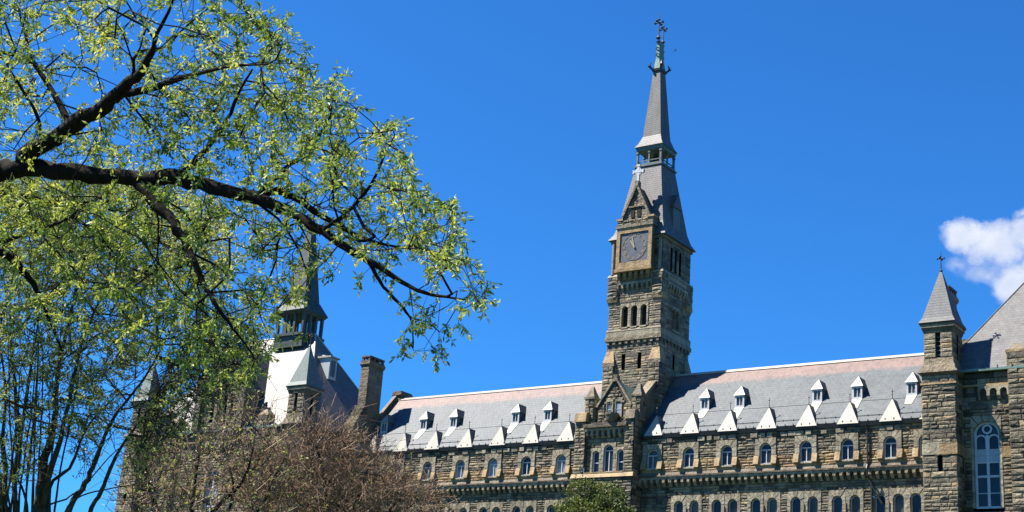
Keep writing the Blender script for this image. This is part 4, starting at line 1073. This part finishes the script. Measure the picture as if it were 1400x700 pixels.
# ---- the big overhanging tree: its limb reaches in from the left, the trunk stands outside the frame
def big_tree():
    T = Tree(77); rg = T.rg
    def r_at(x): return 20.5 - 5.5 * max(0, min(1, x / 680))
    base = at(-330, 330, 21.5); foot = Vector((base.x - .4, base.y + .3, 0))
    fork = at(-240, 300, 21)
    T.add_limb([foot, Vector((foot.x + .1, foot.y, 3)), Vector((base.x - .1, base.y, base.z - 2)), base, at(-300, 180, 21), at(-260, 0, 21), at(-250, -250, 21)], [.62, .50, .44, .42, .33, .24, .12], 14)
    px = lambda L_, rf: [at(x, y, rf(x, i)) for i, (x, y) in enumerate(L_)]
    # main limb
    main = [(-310, 320), (-160, 262), (-40, 238), (20, 232), (90, 236), (160, 243), (230, 242), (290, 255), (345, 270), (395, 290), (440, 316), (485, 345), (530, 372), (570, 397), (610, 406), (640, 410)]
    T.add_limb(px(main, lambda x, i: r_at(x)), [.26, .21, .155, .13, .118, .112, .10, .085, .080, .062, .050, .040, .030, .022, .014, .008], 10, mark=True)
    T.add_limb(px([(345, 270), (375, 262), (400, 270), (430, 288), (455, 305), (490, 322), (530, 335), (570, 340), (605, 330)], lambda x, i: r_at(x) + .2 + .10 * i), [.06, .05, .045, .04, .03, .024, .016, .01, .006], 7)
    # steep limb going up right
    T.add_limb(px([(32, 222), (70, 190), (110, 165), (150, 135), (185, 105), (205, 80), (215, 45), (235, 5), (250, -60)], lambda x, i: r_at(x) - .25 * i), [.13, .12, .105, .085, .06, .042, .024, .014, .008], 9, mark=True)
    T.add_limb(px([(160, 130), (215, 117), (270, 100), (320, 90), (365, 88)], lambda x, i: r_at(x) - .3 - .2 * i), [.05, .045, .03, .018, .008], 6)
    T.add_limb(px([(98, 172), (75, 130), (45, 85), (35, 50), (25, 10)], lambda x, i: r_at(x) + .25 * i), [.05, .04, .03, .024, .012], 6)
    T.add_limb(px([(57, 195), (50, 155), (25, 115), (5, 80)], lambda x, i: r_at(x) - .3 * i), [.03, .024, .018, .01], 5)
    T.add_limb(px([(245, 240), (280, 205), (310, 165), (325, 130), (345, 95)], lambda x, i: r_at(x) - .25 * i), [.05, .038, .026, .018, .008], 6)
    T.add_limb(px([(350, 270), (385, 235), (425, 200), (450, 160), (455, 130)], lambda x, i: r_at(x) + .2 * i), [.04, .03, .02, .014, .006], 6)
    T.add_limb(px([(440, 316), (475, 290), (505, 255), (525, 215), (540, 185)], lambda x, i: r_at(x) - .15 * i), [.03, .024, .018, .012, .006], 6)
    # limbs dropping down
    T.add_limb(px([(185, 243), (215, 280), (245, 315), (262, 350), (285, 400), (312, 440), (335, 470), (352, 496)], lambda x, i: r_at(x) - .15 * i), [.09, .075, .058, .045, .033, .02, .012, .005], 8, mark=True)
    T.add_limb(px([(505, 360), (525, 392), (550, 420), (563, 440), (565, 475)], lambda x, i: r_at(x) + .1 * i), [.026, .022, .018, .012, .006], 6)
    T.add_limb(px([(-60, 345), (0, 330), (50, 315), (90, 300), (110, 285)], lambda x, i: r_at(x) - .3 * i), [.05, .04, .03, .02, .01], 6)
    T.add_limb(px([(-80, 330), (0, 345), (30, 370), (50, 395), (65, 430), (85, 480)], lambda x, i: r_at(x) + .2 * i), [.075, .06, .05, .04, .03, .012], 7)
    T.add_limb(px([(-60, 250), (0, 262), (60, 275), (120, 310), (160, 350)], lambda x, i: r_at(x) + .35 * i), [.05, .04, .03, .02, .01], 6)
    T.add_limb(px([(250, 340), (285, 330), (320, 325)], lambda x, i: r_at(x) - .4 * i), [.02, .014, .006], 5)
    T.add_limb(px([(330, 262), (380, 300), (410, 345), (425, 395)], lambda x, i: r_at(x) + .5 * i), [.022, .018, .012, .006], 5)
    outline = [(-30, -40), (330, -40), (345, 0), (378, 18), (398, 45), (412, 62), (425, 92), (458, 105), (470, 130), (492, 160), (484, 190), (505, 178), (530, 160), (546, 176), (552, 205), (566, 222), (563, 255), (590, 262), (612, 272), (630, 300), (624, 330), (648, 352), (664, 385), (670, 424), (655, 436), (636, 425), (640, 455), (622, 468), (600, 462), (608, 488), (588, 486), (572, 468), (560, 494), (533, 470), (548, 435), (528, 400), (500, 392), (470, 378), (440, 372), (440, 415), (425, 455), (400, 452), (384, 430), (372, 470), (345, 520), (318, 508), (290, 520), (262, 500), (235, 470), (180, 470), (120, 440), (60, 440), (-30, 460)]
    gaps = [(95, 60, 45, 34), (225, 20, 24, 22), (340, 60, 22, 28), (310, 330, 34, 30), (500, 230, 22, 26), (350, 360, 30, 26), (455, 330, 18, 14), (60, 140, 24, 20), (380, 110, 16, 14), (120, 110, 30, 22), (310, 150, 18, 16), (470, 350, 20, 18), (408, 425, 34, 52), (418, 365, 20, 30), (330, 225, 22, 16), (440, 400, 26, 30)]
    def dens(x, y):
        d = 1.0
        for gx, gy, rx, ry in gaps:
            q = ((x - gx) / rx) ** 2 + ((y - gy) / ry) ** 2
            if q < 1: d = min(d, .12 + .5 * q)
        if y > 330 and x < 240: d *= .6
        if x > 430 and y > 360: d *= .45
        # clumpy
        c = math.sin(x * .061 + 1.3) * math.sin(y * .073 + .4) + .6 * math.sin(x * .13 + y * .05) 
        return d * (.62 + .3 * c)
    pts = scatter(outline, 1950, lambda x, y, g: r_at(x) + g.gauss(0, 1.5), rg, dens)
    keep = [T.nodes[i] for i in range(60)] ; MAIN = np.array([tuple(q) for q in T.clear])
    pts = [p for p in pts if np.min(((MAIN - np.array(tuple(p))) ** 2).sum(1)) > .42 ** 2 or rg.random() < .12]
    # nothing hangs right before the bare limbs
    D_ = (MAIN - np.array(tuple(CAM))); LN = np.sqrt((D_ ** 2).sum(1)); DN = D_ / LN[:, None]
    def hides(p):
        v = np.array(tuple(p - CAM)); l = np.linalg.norm(v); c = DN @ (v / l); k = int(np.argmax(c)); return c[k] > math.cos(.0085) and l < LN[k]
    pts = [p for p in pts if not (hides(p) and rg.random() < .8)]
    tips = T.grow(pts, .28, .16)
    root = empty('overhanging_tree', (foot.x, foot.y, 0))
    tag(root, 'tall spring tree reaching in from the left on a thick dark limb, fresh yellow-green leaves', 'tree', 'trees in front of the hall')
    off = -Vector((foot.x, foot.y, 0))
    o = T.limb.build('trunk', ['bark'], root, True); o.location = off
    o = T.branches(.0030, .47, .04).build('branch', ['bark'], root, True); o.location = off
    lm = MB()
    top_y = lambda x: 0
    for t_ in tips:
        p = T.nodes[t_]; d = T.dirs[t_]
        # shoots: several per tip, each with a tuft of drooping leaves
        cl = math.sin(p.x * 2.1 + 1) * math.sin(p.z * 2.4) + math.sin(p.y * 2.2 + p.x)
        bright = .66 + .17 * cl + rg.gauss(0, .16)
        for q in range(rg.choice((2, 2, 3, 3))):
            sd_ = (d * .6 + rdir(rg) * .9 + Vector((0, 0, rg.uniform(-.5, .35)))).normalized(); l = rg.uniform(.09, .27)
            e = p + sd_ * l + Vector((0, 0, -.04)); T_m = p + sd_ * l * .5 + Vector((0, 0, .01))
            lm.tube([p, T_m, e], [.0032, .0026, .0016], 3, 1, .5)
            nl_ = rg.randint(9, 14)
            for z_ in range(nl_):
                u = (z_ + rg.random()) / nl_; c = p.lerp(e, .25 + .78 * u)
                ld = (rdir(rg) + Vector((0, 0, -.45)) + sd_ * .5).normalized()
                tone = min(1, max(0, bright + rg.gauss(0, .14)))
                leaf(lm, c, ld, rg.uniform(.042, .092), rg.uniform(.018, .033), rg, tone)
    o = lm.build('crown', ['leaf', 'bark'], root); o.location = off
big_tree()

# ---- the taller, finer tree behind it on the left, many steep stems
def stem_tree():
    T = Tree(33); rg = T.rg; R0 = 34.0
    foot = at(40, 1180, R0); foot.z = 0
    px = lambda L_, r0, dr: [at(x, y, r0 + dr * i) for i, (x, y) in enumerate(L_)]
    def stem(L_, R_, r0=R0, dr=.12, n=8):
        P = px(L_, r0, dr); a = P[0]; T.add_limb([foot, foot.lerp(a, .45) + Vector((0, 0, .35)), foot.lerp(a, .78)] + P, [R_[0] * 1.2, R_[0] * 1.05, R_[0] * .9] + [q * .62 for q in R_], n, .06)
    stem([(52, 715), (58, 650), (68, 600), (76, 560), (80, 500), (95, 440), (105, 380), (112, 320)], [.21, .19, .13, .10, .08, .06, .04, .02])
    stem([(56, 715), (66, 655), (82, 600), (98, 530), (112, 470), (140, 400), (165, 330)], [.13, .12, .09, .07, .055, .035, .015], dr=-.15)
    stem([(68, 668), (95, 640), (108, 610), (122, 580), (160, 540), (205, 500)], [.07, .06, .045, .035, .02, .01], dr=-.2, n=6)
    stem([(90, 705), (112, 668), (126, 640), (140, 605), (155, 572), (195, 520), (232, 455), (262, 395)], [.115, .11, .095, .08, .06, .045, .03, .015], dr=.15)
    stem([(122, 705), (138, 672), (150, 642), (170, 605), (205, 560), (255, 510), (320, 468)], [.085, .08, .07, .05, .035, .022, .01], dr=-.2)
    stem([(88, 702), (112, 678), (150, 668), (190, 660), (215, 640)], [.035, .03, .025, .018, .008], dr=-.1, n=5)
    stem([(60, 700), (90, 682), (115, 664), (160, 615), (200, 600)], [.04, .035, .03, .02, .01], dr=.2, n=5)
    stem([(22, 712), (20, 660), (26, 600), (22, 540), (15, 470), (14, 400)], [.10, .085, .07, .055, .04, .02], dr=.1)
    stem([(5, 712), (8, 650), (4, 600), (8, 540), (0, 470)], [.10, .085, .07, .05, .03], dr=.2)
    stem([(25, 705), (20, 668), (26, 640), (30, 590), (40, 520), (52, 440), (60, 370)], [.08, .075, .06, .05, .04, .03, .015], dr=-.1)
    stem([(38, 700), (32, 672), (20, 650)], [.05, .045, .04], dr=.1, n=5)
    stem([(15, 712), (-20, 640), (-60, 560), (-90, 470)], [.10, .08, .06, .04])
    for k in range(16):
        x0 = rg.uniform(0, 75); lean = rg.uniform(-.10, .20) + (x0 - 30) * .004; top = rg.uniform(330, 520)
        stem([(x0, 715)] + [(x0 + lean * (715 - y) + rg.uniform(-3, 3), y) for y in (640, 560, 480) if y > top] + [(x0 + lean * (715 - top), top)], [.045, .035, .028, .02, .012][:2 + sum(1 for y in (640, 560, 480) if y > top)], dr=rg.uniform(-.4, .4), n=5)
    outl = [(-40, 235), (60, 235), (200, 250), (300, 290), (318, 340), (300, 400), (345, 440), (350, 480), (330, 520), (300, 500), (262, 520), (235, 560), (215, 610), (170, 640), (150, 600), (120, 640), (100, 590), (85, 640), (40, 640), (0, 690), (-40, 690)]
    def dens(x, y):
        d = 1.0
        if y > 400: d = .5 - (y - 400) / 290 * .42
        if x > 200 and y > 380: d *= .7
        if x > 150 and y > 500: d *= .3
        for gx, gy, rx, ry in ((110, 410, 22, 26), (85, 640, 30, 40), (180, 560, 26, 40), (120, 600, 24, 30), (40, 400, 18, 20), (160, 290, 14, 10), (230, 545, 30, 30), (40, 560, 10, 30)):
            if ((x - gx) / rx) ** 2 + ((y - gy) / ry) ** 2 < 1: d *= .25
        c = math.sin(x * .05 + 2) * math.sin(y * .06) + .6 * math.sin(x * .11 - y * .07)
        return d * (.7 + .3 * c)
    pts = scatter(outl, 1500, lambda x, y, g: R0 + g.gauss(0, 1.9), rg, dens)
    bare = scatter([(170, 640), (205, 540), (240, 470), (300, 430), (356, 455), (345, 510), (270, 560), (215, 620)], 620, lambda x, y, g: R0 + g.gauss(0, 1.6), rg)
    bare += scatter([(-20, 420), (120, 400), (240, 420), (200, 520), (160, 600), (120, 640), (90, 600), (60, 650), (-20, 690)], 420, lambda x, y, g: R0 + g.gauss(0, 1.6), rg)
    tips = T.grow(pts + bare, .45, .10, .04)
    root = empty('multi_stemmed_tree', (foot.x, foot.y, 0)); off = -Vector((foot.x, foot.y, 0))
    tag(root, 'loose olive-green tree with many steep dark stems fanning up beside the left pavilion', 'tree', 'trees in front of the hall')
    o = T.limb.build('trunk', ['barkG'], root, True); o.location = off
    o = T.branches(.0055, .45, .06).build('branch', ['barkG'], root, True); o.location = off
    lm = MB(); bset = [Vector(b) for b in bare]
    for t_ in tips:
        p = T.nodes[t_]; d = T.dirs[t_]
        isbare = any((p - b).length < .02 for b in bset)
        bright = .55 + .18 * (math.sin(p.x * 1.1) * math.sin(p.z * 1.3 + 1) + math.sin(p.y + p.x * .8)) + rg.gauss(0, .12)
        for q in range(3):
            sd_ = (d * .9 + rdir(rg) * .8).normalized(); l = rg.uniform(.25, .6); e = p + sd_ * l
            lm.tube([p, p.lerp(e, .5), e], [.0075, .006, .004], 3, 1, .5)
            if isbare and rg.random() < .82: continue
            for z_ in range(rg.randint(10, 17)):
                c = p.lerp(e, rg.uniform(.1, 1.05)) + rdir(rg) * .04
                leaf(lm, c, (rdir(rg) + Vector((0, 0, -.2))).normalized(), rg.uniform(.055, .11), rg.uniform(.026, .046), rg, min(1, max(0, bright + rg.gauss(0, .15))))
    o = lm.build('crown', ['leafO', 'barkG'], root); o.location = off
stem_tree()

# ---- leafless brown trees in front of the left pavilion
def bare_tree(name, label, footpx, R0, stems, outl, n, seed, olive, tw=4):
    T = Tree(seed); rg = T.rg; foot = at(footpx, 1000, R0); foot.z = 0
    for L_, R_ in stems:
        P = [at(x, y, R0 + rg.uniform(-.15, .15) * i * 2) for i, (x, y) in enumerate(L_)]
        T.add_limb([foot, foot.lerp(P[0], .5) + Vector((0, 0, .6))] + P, [R_[0] * 1.6, R_[0] * 1.3] + R_, 6)
    pts = scatter(outl, n, lambda x, y, g: R0 + g.gauss(0, 2.2), rg)
    tips = T.grow(pts, .6, .16, .05)
    root = empty(name, (foot.x, foot.y, 0)); off = -Vector((foot.x, foot.y, 0))
    tag(root, label, 'tree', 'trees in front of the hall')
    o = T.limb.build('trunk', ['bark'], root, True); o.location = off
    o = T.branches(.007, .44, .08, 4).build('branch', ['barkG'], root); o.location = off
    lm = MB()
    for t_ in tips:
        p = T.nodes[t_]; d = T.dirs[t_]; tone = rg.uniform(.15, 1); lf = rg.choice((1, 1, 1, 1.4, 1.9))
        for q in range(tw):
            sd_ = (d * .9 + rdir(rg) * .75 + Vector((0, 0, .55))).normalized(); l = rg.uniform(.35, .85) * lf; e = p + sd_ * l; m_ = p.lerp(e, .5) + rdir(rg) * .06
            lm.tube([p, m_, e], [.010, .008, .005], 3, 0, min(1, max(0, tone + rg.gauss(0, .2))))
            for k in range(2):
                sp = m_.lerp(e, rg.random()); ee = sp + (sd_ + rdir(rg) * .9).normalized() * l * .45
                lm.tube([sp, ee], [.010, .006], 3, 0, min(1, max(0, tone + rg.gauss(0, .2))))
                if rg.random() < olive: leaf(lm, ee, rdir(rg), .14, .08, rg, rg.random()); lm.m[-1] = lm.m[-2] = 1
    o = lm.build('crown', ['twig', 'leafO'], root); o.location = off
bare_tree('bare_tree', 'leafless reddish-brown twiggy tree before the pavilion\'s right end and wing', 455, 62,
    [([(455, 760), (450, 700), (440, 640), (430, 600)], [.14, .11, .07, .03]), ([(462, 760), (480, 700), (500, 650), (510, 620)], [.12, .09, .05, .02]), ([(450, 760), (415, 700), (395, 650), (385, 610)], [.12, .09, .05, .02]),
     ([(468, 760), (520, 710), (550, 680), (575, 672)], [.1, .07, .04, .02]), ([(458, 760), (462, 690), (468, 630), (462, 590)], [.1, .08, .05, .02]), ([(446, 760), (380, 715), (350, 680), (335, 640)], [.1, .07, .04, .02])],
    [(330, 720), (322, 650), (345, 625), (380, 602), (405, 592), (425, 582), (450, 588), (472, 592), (488, 596), (500, 612), (515, 628), (540, 640), (560, 662), (590, 672), (610, 700), (615, 720)], 1050, 901, .03, 4)
bare_tree('bare_tree', 'leafless olive-brown tree with thin forked stems before the pavilion\'s windows', 265, 58,
    [([(265, 760), (290, 700), (330, 660), (345, 620), (350, 580)], [.13, .10, .06, .04, .02]), ([(255, 760), (262, 700), (268, 650), (275, 600)], [.12, .09, .06, .02]), ([(245, 760), (215, 700), (200, 650), (195, 600)], [.12, .09, .05, .02]),
     ([(272, 760), (310, 705), (318, 660), (305, 610)], [.1, .07, .05, .02]), ([(285, 760), (350, 700), (372, 660), (392, 620)], [.1, .07, .04, .02])],
    [(165, 720), (170, 640), (190, 610), (225, 600), (260, 605), (300, 580), (330, 545), (355, 560), (375, 610), (405, 630), (410, 720)], 480, 902, .5, 3)

# ---- small evergreen by the entrance bay
def round_tree():
    rg = random.Random(55); R0 = 66.0; foot = at(818, 1000, R0); foot.z = 0
    T = Tree(56)
    c = at(820, 742, R0)
    T.add_limb([foot, Vector((foot.x, foot.y, c.z * .5)), Vector((c.x, c.y, c.z - 1))], [.25, .2, .14], 8)
    for k in range(7):
        a = k * .9; T.add_limb([Vector((c.x, c.y, c.z - 1.5)), c + Vector((math.cos(a) * 1, math.sin(a) * 1, .2)), c + Vector((math.cos(a) * 1.5, math.sin(a) * 1.5, 1.4))], [.1, .06, .03], 5)
    pts = []
    lobes = [(c + Vector((0, 0, 0)), 2.3)] + [(c + Vector((math.cos(a) * 1.3, math.sin(a) * 1.3, rg.uniform(.2, 1.25))), rg.uniform(.8, 1.15)) for a in [i * .78 for i in range(8)]] + [(c + Vector((-.7, -.5, 2.05)), .75), (c + Vector((.55, -.3, 1.8)), .8)]
    while len(pts) < 1500:
        o_, r = rg.choice(lobes); v = rdir(rg) * r * rg.uniform(.55, 1.0) ** .5; pts.append(o_ + v)
    tips = T.grow(pts, .5, .15)
    root = empty('round_evergreen', (foot.x, foot.y, 0)); off = -Vector((foot.x, foot.y, 0))
    tag(root, 'small dense dark green leafy treetop below the triple window of the entrance bay', 'tree', 'trees in front of the hall')
    o = T.limb.build('trunk', ['barkG'], root, True); o.location = off
    o = T.branches(.01, .4, .06, 3).build('branch', ['barkG'], root); o.location = off
    lm = MB()
    for t_ in tips:
        p = T.nodes[t_]; br_ = rg.gauss(.5, .2)
        for q in range(15): leaf(lm, p + rdir(rg) * rg.uniform(.02, .26), (rdir(rg) + Vector((0, 0, .2))).normalized(), rg.uniform(.10, .18), rg.uniform(.06, .09), rg, min(1, max(0, br_ + rg.gauss(0, .15))))
    o = lm.build('crown', ['leafD'], root); o.location = off
round_tree()

# ---- a bird passing the spire
def bird(p, s, label):
    mb = MB(); p = Vector(p)
    n = 8; prof = [(-.5, .01), (-.38, .05), (-.1, .085), (.15, .07), (.3, .045), (.38, .055), (.46, .03), (.52, .005)]
    ax = Vector((.8, .1, .35)).normalized(); a = ax.cross(Z).normalized(); b_ = ax.cross(a)
    mb.tube([p + ax * u * s for u, r in prof], [r * s for u, r in prof], n)
    for sg in (-1, 1):
        mb.mesh([p + ax * .18 * s, p - ax * .12 * s, p + (a * sg * .45 - ax * .08) * s + Z * .22 * s, p + (a * sg * .85 - ax * .28) * s + Z * .12 * s, p + (a * sg * .42 + ax * .12) * s + Z * .26 * s], [(0, 4, 2, 1), (4, 3, 2)])
    mb.face([p - ax * .42 * s, p + (-ax * .75 + a * .13) * s, p + (-ax * .75 - a * .13) * s])
    for sg in (-1,1): pass
    o = mb.build('bird', ['metal']); tag(o, label, 'bird')
bird(at(923.5, 69, 110), .26, 'small dark bird flying right of the tall spire\'s copper tip')
